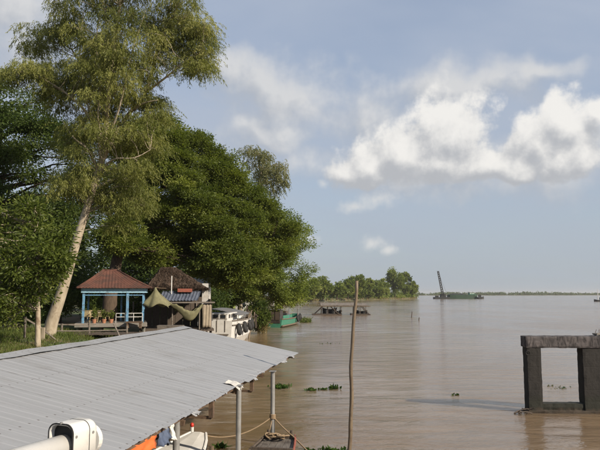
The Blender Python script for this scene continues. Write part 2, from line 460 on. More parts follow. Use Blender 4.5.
# ------------------------------------------------------------------ mesh helpers
class MB:
    def __init__(s):
        s.v = []
        s.f = []
    def add(s, verts, faces):
        o = len(s.v)
        s.v.extend([tuple(p) for p in verts])
        s.f.extend([tuple(i + o for i in fc) for fc in faces])
        return s
    def box(s, c, size, yaw=0.0, rot=None):
        x, y, z = size[0] / 2, size[1] / 2, size[2] / 2
        M = rot if rot is not None else Matrix.Rotation(-yaw, 3, 'Z')     # yaw clockwise, like a bearing
        c = Vector(c)
        vs = [c + M @ Vector(p) for p in ((-x, -y, -z), (x, -y, -z), (x, y, -z), (-x, y, -z), (-x, -y, z), (x, -y, z), (x, y, z), (-x, y, z))]
        return s.add(vs, [(0, 3, 2, 1), (4, 5, 6, 7), (0, 1, 5, 4), (1, 2, 6, 5), (2, 3, 7, 6), (3, 0, 4, 7)])
    def beam(s, a, b, w, h=None):
        a, b = Vector(a), Vector(b)
        h = h or w
        d = b - a
        q = d.to_track_quat('Y', 'Z').to_matrix()
        return s.box((a + b) / 2, (w, d.length, h), rot=q)
    def tube(s, pts, rad, n=8, cap=True):
        pts = [Vector(p) for p in pts]
        if not hasattr(rad, '__len__'):
            rad = [rad] * len(pts)
        o = len(s.v)
        up = Vector((0.13, 0.21, 0.97))
        for i, p in enumerate(pts):
            d = (pts[min(i + 1, len(pts) - 1)] - pts[max(i - 1, 0)])
            if d.length < 1e-9:
                d = Vector((0, 0, 1))
            d.normalize()
            ref = up if abs(d.dot(up)) < 0.95 else Vector((1, 0, 0))
            a = d.cross(ref).normalized()
            b = d.cross(a)
            for k in range(n):
                t = 2 * math.pi * k / n
                q = p + (a * math.cos(t) + b * math.sin(t)) * rad[i]
                s.v.append((q.x, q.y, q.z))
        for i in range(len(pts) - 1):
            for k in range(n):
                k2 = (k + 1) % n
                s.f.append((o + i * n + k, o + i * n + k2, o + (i + 1) * n + k2, o + (i + 1) * n + k))
        if cap:
            s.f.append(tuple(o + k for k in reversed(range(n))))
            e = o + (len(pts) - 1) * n
            s.f.append(tuple(e + k for k in range(n)))
        return s
    def torus(s, c, axis, Rr, r, n=14, m=8):
        c = Vector(c)
        axis = Vector(axis).normalized()
        ref = Vector((0, 0, 1)) if abs(axis.z) < 0.9 else Vector((1, 0, 0))
        a = axis.cross(ref).normalized()
        b = axis.cross(a)
        o = len(s.v)
        for i in range(n):
            t = 2 * math.pi * i / n
            d = a * math.cos(t) + b * math.sin(t)
            for j in range(m):
                u = 2 * math.pi * j / m
                q = c + d * (Rr + r * math.cos(u)) + axis * (r * math.sin(u))
                s.v.append((q.x, q.y, q.z))
        for i in range(n):
            for j in range(m):
                s.f.append((o + i * m + j, o + ((i + 1) % n) * m + j, o + ((i + 1) % n) * m + (j + 1) % m, o + i * m + (j + 1) % m))
        return s
    def loft(s, rings, closed=True, cap0=True, cap1=True):
        o = len(s.v)
        n = len(rings[0])
        for rg in rings:
            for p in rg:
                s.v.append(tuple(p))
        for i in range(len(rings) - 1):
            for k in range(n if closed else n - 1):
                k2 = (k + 1) % n
                s.f.append((o + i * n + k, o + i * n + k2, o + (i + 1) * n + k2, o + (i + 1) * n + k))
        if cap0:
            s.f.append(tuple(o + k for k in reversed(range(n))))
        if cap1:
            e = o + (len(rings) - 1) * n
            s.f.append(tuple(e + k for k in range(n)))
        return s
    def sheet(s, grid, thick=0.0, nrm=(0, 0, 1)):
        rows, cols = len(grid), len(grid[0])
        o = len(s.v)
        for r_ in grid:
            for p in r_:
                s.v.append(tuple(p))
        for i in range(rows - 1):
            for j in range(cols - 1):
                s.f.append((o + i * cols + j, o + i * cols + j + 1, o + (i + 1) * cols + j + 1, o + (i + 1) * cols + j))
        if thick:
            o2 = len(s.v)
            nv = Vector(nrm) * thick
            for r_ in grid:
                for p in r_:
                    q = Vector(p) - nv
                    s.v.append((q.x, q.y, q.z))
            for i in range(rows - 1):
                for j in range(cols - 1):
                    s.f.append((o2 + i * cols + j, o2 + (i + 1) * cols + j, o2 + (i + 1) * cols + j + 1, o2 + i * cols + j + 1))
            loop = [j for j in range(cols)] + [i * cols + cols - 1 for i in range(1, rows)] + [(rows - 1) * cols + j for j in range(cols - 2, -1, -1)] + [i * cols for i in range(rows - 2, 0, -1)]
            for q in range(len(loop)):
                a_, b_ = loop[q], loop[(q + 1) % len(loop)]
                s.f.append((o + b_, o + a_, o2 + a_, o2 + b_))
        return s
    def build(s, name, mat, parent=None, smooth=False, bevel=0.0, fix=False):
        off = Vector(parent['_o']) if parent is not None and '_o' in parent else Vector((0, 0, 0))
        me = bpy.data.meshes.new(name)
        me.from_pydata([(p[0] - off.x, p[1] - off.y, p[2] - off.z) for p in s.v], [], s.f)
        me.materials.append(MATS[mat])
        if smooth:
            me.polygons.foreach_set('use_smooth', [True] * len(me.polygons))
        if fix:
            import bmesh
            bm = bmesh.new(); bm.from_mesh(me)
            bmesh.ops.recalc_face_normals(bm, faces=bm.faces)
            bm.to_mesh(me); bm.free()
        me.update()
        o = bpy.data.objects.new(name, me)
        COL.objects.link(o)
        if parent is not None:
            o.parent = parent
            if '_o' in parent:
                o['_o'] = parent['_o']
        if bevel:
            b = o.modifiers.new('bevel', 'BEVEL')
            b.width = bevel
            b.segments = 2
            b.limit_method = 'ANGLE'
        return o

def tag(o, label, cat, group=None):
    o['label'] = label
    o['category'] = cat
    if group:
        o['group'] = group
    return o
def thing(name, label, cat, loc, group=None):
    o = bpy.data.objects.new(name, None)
    o.empty_display_size = 0.3
    COL.objects.link(o)
    o.location = loc
    o['_o'] = tuple(loc)
    return tag(o, label, cat, group)
def struct(o):
    o['kind'] = 'structure'
    return o
def stuff(o, label, cat):
    o['kind'] = 'stuff'
    return tag(o, label, cat)

def rough_box(c, size, amp, res, yaw=0.0, seed=0.0):
    """box with uneven, chipped faces"""
    mb = MB()
    nx, ny, nz = [max(1, int(round(size[i] / res))) for i in range(3)]
    idx = {}
    M = Matrix.Rotation(-yaw, 3, 'Z')
    c = Vector(c)
    def vid(i, j, k):
        key = (i, j, k)
        if key not in idx:
            p = Vector(((i / nx - 0.5) * size[0], (j / ny - 0.5) * size[1], (k / nz - 0.5) * size[2]))
            edge = (i in (0, nx)) + (j in (0, ny)) + (k in (0, nz))
            q = p * 1.7 + Vector((seed, seed * 2, seed * 3))
            d = mnoise.noise_vector(q * 2.2) * amp + mnoise.noise_vector(q * 6) * amp * 0.5
            if edge >= 2:
                ctr = Vector((0, 0, 0)) - p
                sgn = Vector((-1 if i == nx else (1 if i == 0 else 0), -1 if j == ny else (1 if j == 0 else 0), -1 if k == nz else (1 if k == 0 else 0)))
                d += sgn * (amp * 0.6 + abs(mnoise.noise(q * 3.1)) * amp * 1.6)
            idx[key] = len(mb.v)
            mb.v.append(tuple(c + M @ (p + d)))
        return idx[key]
    for i in range(nx):
        for j in range(ny):
            mb.f.append((vid(i, j, 0), vid(i, j + 1, 0), vid(i + 1, j + 1, 0), vid(i + 1, j, 0)))
            mb.f.append((vid(i, j, nz), vid(i + 1, j, nz), vid(i + 1, j + 1, nz), vid(i, j + 1, nz)))
    for i in range(nx):
        for k in range(nz):
            mb.f.append((vid(i, 0, k), vid(i + 1, 0, k), vid(i + 1, 0, k + 1), vid(i, 0, k + 1)))
            mb.f.append((vid(i, ny, k), vid(i, ny, k + 1), vid(i + 1, ny, k + 1), vid(i + 1, ny, k)))
    for j in range(ny):
        for k in range(nz):
            mb.f.append((vid(0, j, k), vid(0, j, k + 1), vid(0, j + 1, k + 1), vid(0, j + 1, k)))
            mb.f.append((vid(nx, j, k), vid(nx, j + 1, k), vid(nx, j + 1, k + 1), vid(nx, j, k + 1)))
    return mb

def smooth_path_(pts, n):
    out = []
    P = [pts[0]] + list(pts) + [pts[-1]]
    for i in range(1, len(P) - 2):
        for k in range(n):
            t = k / n
            p0, p1, p2, p3 = P[i - 1], P[i], P[i + 1], P[i + 2]
            out.append(0.5 * ((2 * p1) + (p2 - p0) * t + (2 * p0 - 5 * p1 + 4 * p2 - p3) * t * t + (3 * p1 - p0 - 3 * p2 + p3) * t ** 3))
    out.append(pts[-1])
    return out

# the landing runs 9 degrees to the right of the view
TH = math.atan(100 / 620)
def W(u, v, z=0.0):
    return Vector((u * math.sin(TH) + v * math.cos(TH), u * math.cos(TH) - v * math.sin(TH), z))

# ------------------------------------------------------------------ leaves
def leaf_object(name, C, D, N, L, Wd, tint, mat, parent=None):
    n = len(C)
    C = np.asarray(C, dtype=np.float64)
    if parent is not None and '_o' in parent:
        C = C - np.array(parent['_o'])
    D = D / (np.linalg.norm(D, axis=1, keepdims=True) + 1e-9)
    S = np.cross(D, N)
    S = S / (np.linalg.norm(S, axis=1, keepdims=True) + 1e-9)
    L = np.broadcast_to(np.asarray(L, dtype=np.float64).reshape(-1, 1) if np.ndim(L) else np.full((1, 1), L), (n, 1))
    Wd = np.broadcast_to(np.asarray(Wd, dtype=np.float64).reshape(-1, 1) if np.ndim(Wd) else np.full((1, 1), Wd), (n, 1))
    V = np.empty((n, 4, 3))
    V[:, 0] = C
    V[:, 1] = C + D * L * 0.45 + S * Wd * 0.5
    V[:, 2] = C + D * L
    V[:, 3] = C + D * L * 0.45 - S * Wd * 0.5
    me = bpy.data.meshes.new(name)
    me.vertices.add(n * 4)
    me.vertices.foreach_set('co', V.reshape(-1))
    me.loops.add(n * 4)
    me.loops.foreach_set('vertex_index', np.arange(n * 4, dtype=np.int32))
    me.polygons.add(n)
    me.polygons.foreach_set('loop_start', np.arange(0, n * 4, 4, dtype=np.int32))
    me.polygons.foreach_set('loop_total', np.full(n, 4, dtype=np.int32))
    a = me.attributes.new('tint', 'FLOAT', 'FACE')
    a.data.foreach_set('value', np.clip(tint, 0, 1).astype(np.float32))
    me.materials.append(MATS[mat])
    me.update()
    me.validate()
    o = bpy.data.objects.new(name, me)
    COL.objects.link(o)
    if parent is not None:
        o.parent = parent
    return o

def rand_unit(n):
    v = rng.normal(size=(n, 3))
    return v / np.linalg.norm(v, axis=1, keepdims=True)

def in_poly(x, y, poly):
    c = False
    j = len(poly) - 1
    for i in range(len(poly)):
        xi, yi = poly[i]; xj, yj = poly[j]
        if (yi > y) != (yj > y) and x < (xj - xi) * (y - yi) / (yj - yi + 1e-12) + xi:
            c = not c
        j = i
    return c
def edge_dist(x, y, poly):
    best = 1e9
    for i in range(len(poly)):
        a = poly[i]; b = poly[(i + 1) % len(poly)]
        dx, dy = b[0] - a[0], b[1] - a[1]
        t = max(0, min(1, ((x - a[0]) * dx + (y - a[1]) * dy) / (dx * dx + dy * dy + 1e-9)))
        best = min(best, math.hypot(x - a[0] - t * dx, y - a[1] - t * dy))
    return best

def clumps_in(poly, d0, n, thick, inset=6, kd=1.3, seed=1, void=None, sides=(-1, -1, 1)):
    """clump centres filling a crown whose outline is poly (photo pixels) at distance d0"""
    rr = random.Random(seed)
    xs = [p[0] for p in poly]; ys = [p[1] for p in poly]
    out = []
    tries = 0
    while len(out) < n and tries < 20000:
        tries += 1
        x, y = rr.uniform(min(xs), max(xs)), rr.uniform(min(ys), max(ys))
        if not in_poly(x, y, poly):
            continue
        e = edge_dist(x, y, poly)
        if e < inset and rr.random() < 0.85:
            continue
        t = min(thick, kd * e * d0 / F + 0.6)
        # bias towards the surface of the crown
        s = rr.choice(sides) * (rr.random() ** 0.5)
        q = at(x, y, d0 + s * t)
        if void and mnoise.noise(q * void[0] + Vector((seed, 0, 0))) < void[1]:
            continue
        out.append(q)
    return out

def spray_leaves(clumps, rx, rz, nspray, nleaf, spread, flat=0.6, droop=0.2):
    """clump > sprays > leaves; returns leaf bases, directions, normals, tints and spray centres"""
    C, D, N, T, SP = [], [], [], [], []
    for c in clumps:
        c = np.array(c)
        k = rng.uniform(0.75, 1.25)
        u = rand_unit(nspray) * (rng.random((nspray, 1)) ** 0.42)
        sp = c + u * np.array([rx * k, rx * k, rz * k])
        ct = rng.normal(0.45, 0.20)
        for i in range(nspray):
            m = int(nleaf * rng.uniform(0.6, 1.4))
            o = rng.normal(size=(m, 3)) * np.array([spread, spread, spread * (1 - flat * 0.8)])
            p = sp[i] + o
            d = o + (sp[i] - c) * 0.25 + rand_unit(m) * spread * 0.6
            d[:, 2] -= droop * spread
            nn = rand_unit(m) * (1 - flat) + np.array([0, 0, 1.0]) * flat + rand_unit(m) * 0.35
            C.append(p); D.append(d); N.append(nn)
            T.append(np.full(m, ct + rng.normal(0, 0.08)) + rng.normal(0, 0.14, m))
        SP.append(sp)
    return np.concatenate(C), np.concatenate(D), np.concatenate(N), np.concatenate(T), SP

def strand_leaves(clumps, rx, rz, nstrand, slen, step, leafspread=0.5, drop=0.75, outr=(0.1, 0.55)):
    """hanging leafy strands, for gum-like crowns"""
    C, D, N, T, SP = [], [], [], [], []
    for c in clumps:
        c = np.array(c)
        u = rand_unit(nstrand) * (rng.random((nstrand, 1)) ** 0.45)
        st = c + u * np.array([rx, rx, rz])
        ct = rng.normal(0.48, 0.20)
        for i in range(nstrand):
            ln = slen * rng.uniform(0.5, 1.3)
            m = max(3, int(ln / step))
            t = np.linspace(0, 1, m)[:, None]
            out = (st[i] - c); out[2] = 0
            out = out / (np.linalg.norm(out) + 1e-6) * rng.uniform(*outr) + rand_unit(1)[0] * 0.25
            p = st[i] + out * ln * np.sqrt(t) + np.array([0.12, 0, -1.0]) * ln * t ** 1.6 * drop
            p = p + rng.normal(0, 0.05, (m, 3))
            d = np.array([0.10, 0, -0.85]) + rand_unit(m) * leafspread + out * 0.4
            C.append(p); D.append(d); N.append(rand_unit(m))
            T.append(np.full(m, ct + rng.normal(0, 0.1)) + rng.normal(0, 0.15, m))
        SP.append(st)
    return np.concatenate(C), np.concatenate(D), np.concatenate(N), np.concatenate(T), SP

def curve_pts(a, b, n, sag, seed, jit=0.03):
    rr = random.Random(seed)
    a, b = Vector(a), Vector(b)
    L = (b - a).length
    out = []
    w = Vector((rr.uniform(-1, 1), rr.uniform(-1, 1), rr.uniform(-0.5, 0.5))) * L * jit * 2.5
    for i in range(n + 1):
        t = i / n
        p = a.lerp(b, t)
        p += Vector((0, 0, sag)) * L * math.sin(math.pi * t) * 0.5
        p += w * math.sin(math.pi * t * 2)
        if 0 < i < n:
            p += Vector((rr.uniform(-1, 1), rr.uniform(-1, 1), rr.uniform(-1, 1))) * L * jit * 0.6
        out.append(p)
    return out

def limbs(mb, trunk, clumps, r0, r1, seed, every=1, sag=0.12, attach=(0.35, 1.0), spr=None, twigs=3):
    rr = random.Random(seed)
    n = len(trunk)
    for i, c in enumerate(clumps):
        if i % every:
            continue
        c = Vector(c)
        lo, hi = int(attach[0] * (n - 1)), int(attach[1] * (n - 1))
        cand = trunk[lo:hi + 1]
        best = min(cand, key=lambda p: abs((c - p).length) + max(0, p.z - c.z + 0.4) * 3)
        L = (c - best).length
        pts = curve_pts(best, c, 6, sag, seed * 31 + i)
        rad = [r0 * min(1.0, 0.35 + L / 14) * (1 - t / 6) + r1 * (t / 6) for t in range(7)]
        mb.tube(pts, rad, 5, cap=False)
        if spr is not None:
            for q in spr[i][:twigs]:
                mb.tube(curve_pts(pts[rr.randint(3, 6)], q, 3, 0.1, seed + i * 7), [r1 * 1.0, r1 * 0.8, r1 * 0.5, r1 * 0.3], 4, cap=False)

# ================================================================== SETTING
# river
mb = MB()
mb.add([(-9000, -9000, 0), (9000, -9000, 0), (9000, 9000, 0), (-9000, 9000, 0)], [(0, 1, 2, 3)])
struct(mb.build('river_water', 'river_water'))

# near bank and the wooded point (one ground sheet)
SHORE = [(-30, -60), (-15, -10), (-12.2, 8), (-11.2, 20), (-10.2, 32), (-9.4, 45), (-9.9, 58), (-9.6, 74), (-7.0, 86), (-6.4, 105), (-8, 140), (-9, 190),
         (-8, 260), (-4, 330), (1, 385), (14, 435), (45, 495), (80, 550), (108, 600), (119, 640), (110, 690), (60, 790), (-40, 900), (-200, 1050)]
def densify(pts, step):
    out = []
    for i in range(len(pts) - 1):
        a, b = Vector(pts[i] + (0,)), Vector(pts[i + 1] + (0,))
        n = max(1, int((b - a).length / step(i)))
        for k in range(n):
            out.append(a.lerp(b, k / n))
    out.append(Vector(pts[-1] + (0,)))
    return out
sh = densify(SHORE, lambda i: 2.5 if i < 11 else 9)
PROF = [(-3.0, -1.2), (0.0, -0.05), (1.0, 0.55), (2.2, 1.25), (3.6, 1.9), (5.5, 2.25), (9, 2.35), (16, 2.45), (30, 2.6), (70, 2.9), (400, 3.2)]
rows = []
for i, p in enumerate(sh):
    t = (sh[min(i + 2, len(sh) - 1)] - sh[max(i - 2, 0)]).normalized()
    nrm = Vector((-t.y, t.x, 0))
    far = p.y > 230
    row = []
    for (o, z) in PROF:
        lim = min(o, 95) if p.y > 380 else o
        q = p + nrm * lim
        if o > 20 and p.y > 380:
            q = Vector((p.x - lim * 1.0, p.y + lim * 0.35, 0))
        zz = z * (0.75 if far else 1.0)
        if 0 < o < 60:
            zz += mnoise.noise(Vector((q.x * 0.23, q.y * 0.23, 0.3))) * 0.28 + mnoise.noise(Vector((q.x * 0.9, q.y * 0.9, 2))) * 0.07
        jx = mnoise.noise(Vector((p.x * 0.15, p.y * 0.15, 5))) * 0.7 if o < 6 else 0
        row.append((q.x + nrm.x * jx, q.y + nrm.y * jx, zz))
    rows.append(row)
mb = MB()
mb.sheet(rows)
struct(mb.build('river_bank', 'ground', smooth=True, fix=True))
def bank_z(x, y):
    best = None
    for r_ in rows:
        for q in r_:
            d = (q[0] - x) ** 2 + (q[1] - y) ** 2
            if best is None or d < best[0]:
                best = (d, q[2])
    return best[1]

# far shore
mb = MB()
fs = []
for i in range(61):
    t = i / 60
    x = -600 + 6200 * t
    y = 1500 + 2600 * t + 260 * math.sin(t * 9) + 120 * math.sin(t * 23)
    fs.append((x, y))
mb.sheet([[(x, y, -1), (x, y + 12, 1.2), (x - 60, y + 300, 2.0), (x - 100, y + 700, 2.0)] for (x, y) in fs])
struct(mb.build('far_shore', 'ground', fix=True))

def blob_leaves(cs, rad, n, sz):
    C, D, N, T = [], [], [], []
    for (c, r) in zip(cs, rad):
        u = rand_unit(n)
        p = np.array(c) + u * np.array(r) * (rng.random((n, 1)) ** 0.25)
        C.append(p); D.append(rand_unit(n)); N.append(u + rand_unit(n) * 0.6); T.append(np.full(n, rng.normal(0.4, 0.15)) + rng.normal(0, 0.12, n))
    return np.concatenate(C), np.concatenate(D), np.concatenate(N), np.concatenate(T)

cs, rad = [], []
for i in range(1500):
    t = random.random()
    k = t * 60
    j = min(59, int(k))
    x = fs[j][0] + (fs[j + 1][0] - fs[j][0]) * (k - j)
    y = fs[j][1] + (fs[j + 1][1] - fs[j][1]) * (k - j) + random.uniform(15, 120)
    hh = (7 + 5 * mnoise.noise(Vector((x * 0.004, 0, 0)))) * random.uniform(0.6, 1.3)
    cs.append((x, y, 1 + hh * 0.5)); rad.append((random.uniform(7, 20), 10, hh * 0.6))
C, D, N, T = blob_leaves(cs, rad, 34, 4)
o = leaf_object('far_shore_trees', C, D, N, rng.uniform(4, 8, len(C)), rng.uniform(3, 5, len(C)), T, 'leaf_dark')
stuff(o, 'low dark line of trees along the far shore on the horizon', 'trees')

# ================================================================== LANDING CANOPY
EV, EZ = -4.25, 2.60            # eave
RV, RZ = -9.10, 3.60            # ridge
U0, U1 = 3.0, 25.5
SLOPE = Vector((0, EV - RV, EZ - RZ))
SLEN = SLOPE.length
canopy = thing('metal_canopy', 'long pale grey corrugated metal roof on steel posts over the boat landing', 'canopy', W(14, -6.7, 0))

def roof_sheet(u0, width, side, seed, over=0.06):
    rr = random.Random(seed)
    pitch = 0.25
    prof = []
    k = 0
    s = 0.0
    while s < width + over - 1e-6:
        for (a, h) in ((0.0, 0.0), (0.085, 0.0), (0.105, 0.007), (0.145, 0.007), (0.165, 0.0)):
            if s + a <= width + over + 1e-6:
                prof.append((s + a, h))
        s += pitch
    prof.append((width + over, 0.0))
    nt = 14
    ext = rr.uniform(-0.03, 0.07)
    tilt = 0.010 + rr.uniform(0, 0.006)
    lift = rr.uniform(0.0, 0.003)
    grid = []
    for i in range(nt + 1):
        t = i / nt
        row = []
        for (s, h) in prof:
            d = t * (SLEN + ext)
            z = h + lift + tilt * (s / width - 0.5)
            z += 0.010 * mnoise.noise(Vector((seed * 3.7 + s * 0.9, d * 0.8, side)))
            if i == nt:
                q = mnoise.noise(Vector((seed * 1.3 + s * 3.0, 7.7, side)))
                d += 0.018 * q
                z += 0.01 * q - (0.04 if rr.random() < 0.03 else 0)
            if side > 0:
                v = RV + (EV - RV) * d / SLEN
            else:
                v = RV - (EV - RV) * d / SLEN
            row.append(W(u0 + s, v, RZ + (EZ - RZ) * d / SLEN + z))
        grid.append(row)
    return MB().sheet(grid)
i = 0
u = U0
while u < U1 - 0.05:
    wd = min(1.0, U1 - u)
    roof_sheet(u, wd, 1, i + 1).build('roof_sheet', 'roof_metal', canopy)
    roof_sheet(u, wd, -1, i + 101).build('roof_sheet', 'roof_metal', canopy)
    i += 1
    u += 1.0
# ridge cap
g = []
for k in range(47):
    uu = U0 - 0.05 + (U1 - U0 + 0.1) * k / 46
    wz = 0.008 * math.sin(k * 1.7) + 0.006 * math.sin(k * 0.6)
    g.append([W(uu, RV + dv, RZ + dz + wz) for (dv, dz) in ((0.34, -0.028), (0.10, 0.022), (0.0, 0.045), (-0.10, 0.022), (-0.34, -0.028))])
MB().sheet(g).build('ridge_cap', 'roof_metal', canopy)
# timber and steel under the roof
for v in (EV - 0.12, EV - 1.6, EV - 3.2, RV, RV - 1.7, RV - 3.3, RV - 4.7):
    t = abs(v - RV) / (EV - RV)
    z = RZ + (EZ - RZ) * t - 0.075
    MB().beam(W(U0 + 0.1, v, z), W(U1 - 0.08, v, z), 0.06, 0.09).build('purlin', 'wood_brown', canopy)
for uu in (4.2, 8.2, 12.2, 16.2, 19.45, 25.2):
    for sd in (1, -1):
        MB().beam(W(uu, RV, RZ - 0.17), W(uu, RV + sd * (EV - RV - 0.05), EZ - 0.16), 0.07, 0.10).build('rafter', 'wood_brown', canopy)
# front posts (steel pipe) with a cap plate
for (uu, vv) in ((8.2, -4.42), (12.16, -4.45), (16.2, -4.24), (19.45, -4.0)):
    zt = EZ + (-0.02 if vv < -4.3 else (0.0 if vv < -4.1 else -0.02))
    p = MB().tube([W(uu, vv, -2.2), W(uu, vv, 0.5), W(uu, vv, zt)], 0.068, 14).build('post', 'galv', canopy, smooth=False)
    MB().box(W(uu, vv, zt + 0.012), (0.2, 0.2, 0.02), yaw=TH).build('cap_plate', 'galv', p)
for uu in (4.2, 8.2, 12.2, 16.2, 20.0, 24.6):
    MB().tube([W(uu, RV, -2.2), W(uu, RV, RZ - 0.1)], 0.068, 10).build('post', 'galv', canopy)
    MB().tube([W(uu, RV - 4.5, -2.2), W(uu, RV - 4.5, EZ - 0.05)], 0.068, 10).build('post', 'galv', canopy)
# timber hangers dropping from the eave half-way between the posts
for uu in (14.0, 17.9):
    h = MB().box(W(uu, EV - 0.05, EZ - 0.21), (0.10, 0.12, 0.36), yaw=TH).build('hanger', 'wood_brown', canopy)
    MB().beam(W(uu, EV - 0.05, EZ - 0.40), W(uu, EV - 1.2, EZ - 0.37), 0.07, 0.06).build('tie', 'wood_brown', h)
# crumpled flashing over the second post
g = []
for a_ in range(9):
    row = []
    for b_ in range(7):
        uu = 15.95 + a_ * 0.065
        vv = EV - 0.34 + b_ * 0.07
        d = (vv - RV) / (EV - RV)
        z = RZ + (EZ - RZ) * d + 0.04 + 0.05 * mnoise.noise(Vector((a_ * 0.9, b_ * 0.9, 3.3)))
        if b_ > 4:
            z -= (b_ - 4) * 0.05 * (1 + 0.6 * mnoise.noise(Vector((a_ * 1.3, 0, 1))))
        row.append(W(uu + 0.03 * mnoise.noise(Vector((a_, b_, 9))), vv, z))
    g.append(row)
MB().sheet(g).build('flashing', 'house_wall', canopy)
# torn, curled lips along the eave
for k in range(9):
    uu = random.uniform(10, 24.5)
    ln = random.uniform(0.12, 0.35)
    z0 = EZ + 0.01
    g = [[W(uu + ln * j / 4, EV + 0.02 + 0.05 * i_ + 0.02 * math.sin(j * 2 + k), z0 - 0.012 * i_ - random.uniform(0, 0.035) * i_) for j in range(5)] for i_ in range(3)]
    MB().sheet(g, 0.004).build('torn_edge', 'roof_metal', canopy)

# pontoon under the canopy
pont = thing('timber_pontoon', 'weathered timber pontoon deck half hidden under the metal canopy', 'pontoon', W(11, -7, 0))
for k in range(10):
    v = -9.0 + k * 0.205
    MB().box(W(11.5, v, 0.46 + 0.006 * math.sin(k * 3.1)), (0.19, 16.0 + 0.25 * math.sin(k * 5.3), 0.05), yaw=TH).build('plank', 'wood_grey', pont)
for uu in (5, 8, 11, 14, 17.5):
    MB().box(W(uu, -8.08, 0.36), (2.0, 0.14, 0.14), yaw=TH).build('joist', 'wood_brown', pont)
for uu in (5.5, 9.5, 13.5, 17.3):
    MB().tube([W(uu, -8.9, 0.1), W(uu, -7.2, 0.1)], 0.27, 12).build('float_drum', 'blue_paint', pont)
MB().box(W(11.5, -7.05, 0.42), (0.05, 16.0, 0.16), yaw=TH).build('edge_board', 'wood_grey', pont)

# ------------------------------------------------------------------ boats
def hull(L, B, depth, bow_rise, stern_rise, zb=-0.35, bow_w=0.15, stern_w=0.7, ns=14, thick=0.05):
    """local hull, stern at y=0, bow at y=L; returns outer, inner rings and gunwale rail points"""
    rings, inner, rail = [], [], []
    for i in range(ns + 1):
        t = i / ns
        w = B / 2 * (stern_w + (1 - stern_w) * math.sin(min(1, t / 0.45) * math.pi / 2)) if t < 0.45 else B / 2 * (bow_w + (1 - bow_w) * math.cos((t - 0.45) / 0.55 * math.pi / 2) ** 0.8)
        zs = depth + bow_rise * max(0, (t - 0.5) * 2) ** 2 + stern_rise * max(0, (0.5 - t) * 2) ** 2
        zk = zb + (bow_rise + 0.3 * depth) * max(0, (t - 0.72) / 0.28) ** 2 * 0.8
        y = L * t
        rings.append([(-w, y, zs), (-w * 0.93, y, (zs * 0.45 + zk * 0.55)), (-w * 0.55, y, zk), (w * 0.55, y, zk), (w * 0.93, y, (zs * 0.45 + zk * 0.55)), (w, y, zs)])
        wi = max(0.02, w - thick)
        inner.append([(-wi, y, zs - 0.002), (-wi * 0.9, y, zk + 0.16), (wi * 0.9, y, zk + 0.16), (wi, y, zs - 0.002)])
        rail.append(((-w, y, zs), (w, y, zs)))
    return rings, inner, rail

class Frame:
    def __init__(s, loc, bearing):
        s.o = Vector(loc)
        s.M = Matrix.Rotation(-bearing, 3, 'Z')
    def __call__(s, p):
        return s.o + s.M @ Vector(p)
    def pts(s, ps):
        return [s(p) for p in ps]

def put_hull(root, fr, H, mat, inmat, railmat, rw=0.07):
    rings, inner, rail = H
    h = MB().loft([fr.pts(r_) for r_ in rings], closed=False, cap0=False, cap1=False)
    n = len(rings[0])
    h.add(fr.pts(rings[0]), [tuple(range(n))])
    h.add(fr.pts(rings[-1]), [tuple(reversed(range(n)))])
    ho = h.build('hull', mat, root)
    if inmat:
        MB().loft([fr.pts(r_) for r_ in inner], closed=False, cap0=True, cap1=True).build('inner_lining', inmat, root)
    for k in (0, 1):
        MB().tube([fr(q[k]) for q in rail], rw, 6).build('gunwale', railmat[k] if isinstance(railmat, tuple) else railmat, root)
    return ho

# brown sampan tied to the end post
fr = Frame(W(13.6, -3.72, 0), TH)
samp = thing('wooden_sampan', 'dark wooden sampan with square bow and red gunwale tied to the end post', 'boat', fr((0, 3, 0)))
Hs = hull(5.75, 1.42, 0.52, 0.16, 0.12, zb=-0.22, bow_w=0.62, stern_w=0.75)
put_hull(samp, fr, Hs, 'hull_black', None, ('wood_dark', 'red_paint'), 0.035)
for k in range(6):
    x = -0.53 + k * 0.213
    g = []
    for i in range(9):
        t = i / 8
        y = 0.4 + 5.2 * t
        tt = y / 5.75
        wlim = (0.62 * (1 - 0.32 * max(0, (tt - 0.5) * 2) ** 2.2))
        z = 0.47 + 0.16 * max(0, (tt - 0.5) * 2) ** 2 + 0.004 * math.sin(k * 2.2 + i)
        a0, a1 = max(-wlim, min(wlim, x - 0.10)), max(-wlim, min(wlim, x + 0.10))
        g.append([fr((a0, y, z)), fr((a1, y, z))])
    MB().sheet(g, 0.03).build('deck_plank', 'wood_deck', samp)
MB().box(fr((0, 5.66, 0.64)), (0.98, 0.16, 0.12), yaw=TH).build('bow_beam', 'wood_dark', samp)
MB().box(fr((0, 4.35, 0.60)), (1.25, 0.10, 0.07), yaw=TH).build('cross_beam', 'wood_dark', samp)
MB().box(fr((-0.2, 3.9, 0.555)), (0.75, 0.62, 0.06), yaw=TH).build('hatch_cover', 'wood_grey', samp)
for x in (-0.36, 0.36):
    MB().tube([fr((x, 5.62, 0.5)), fr((x, 5.62, 0.86))], 0.045, 8).build('bollard', 'wood_dark', samp)

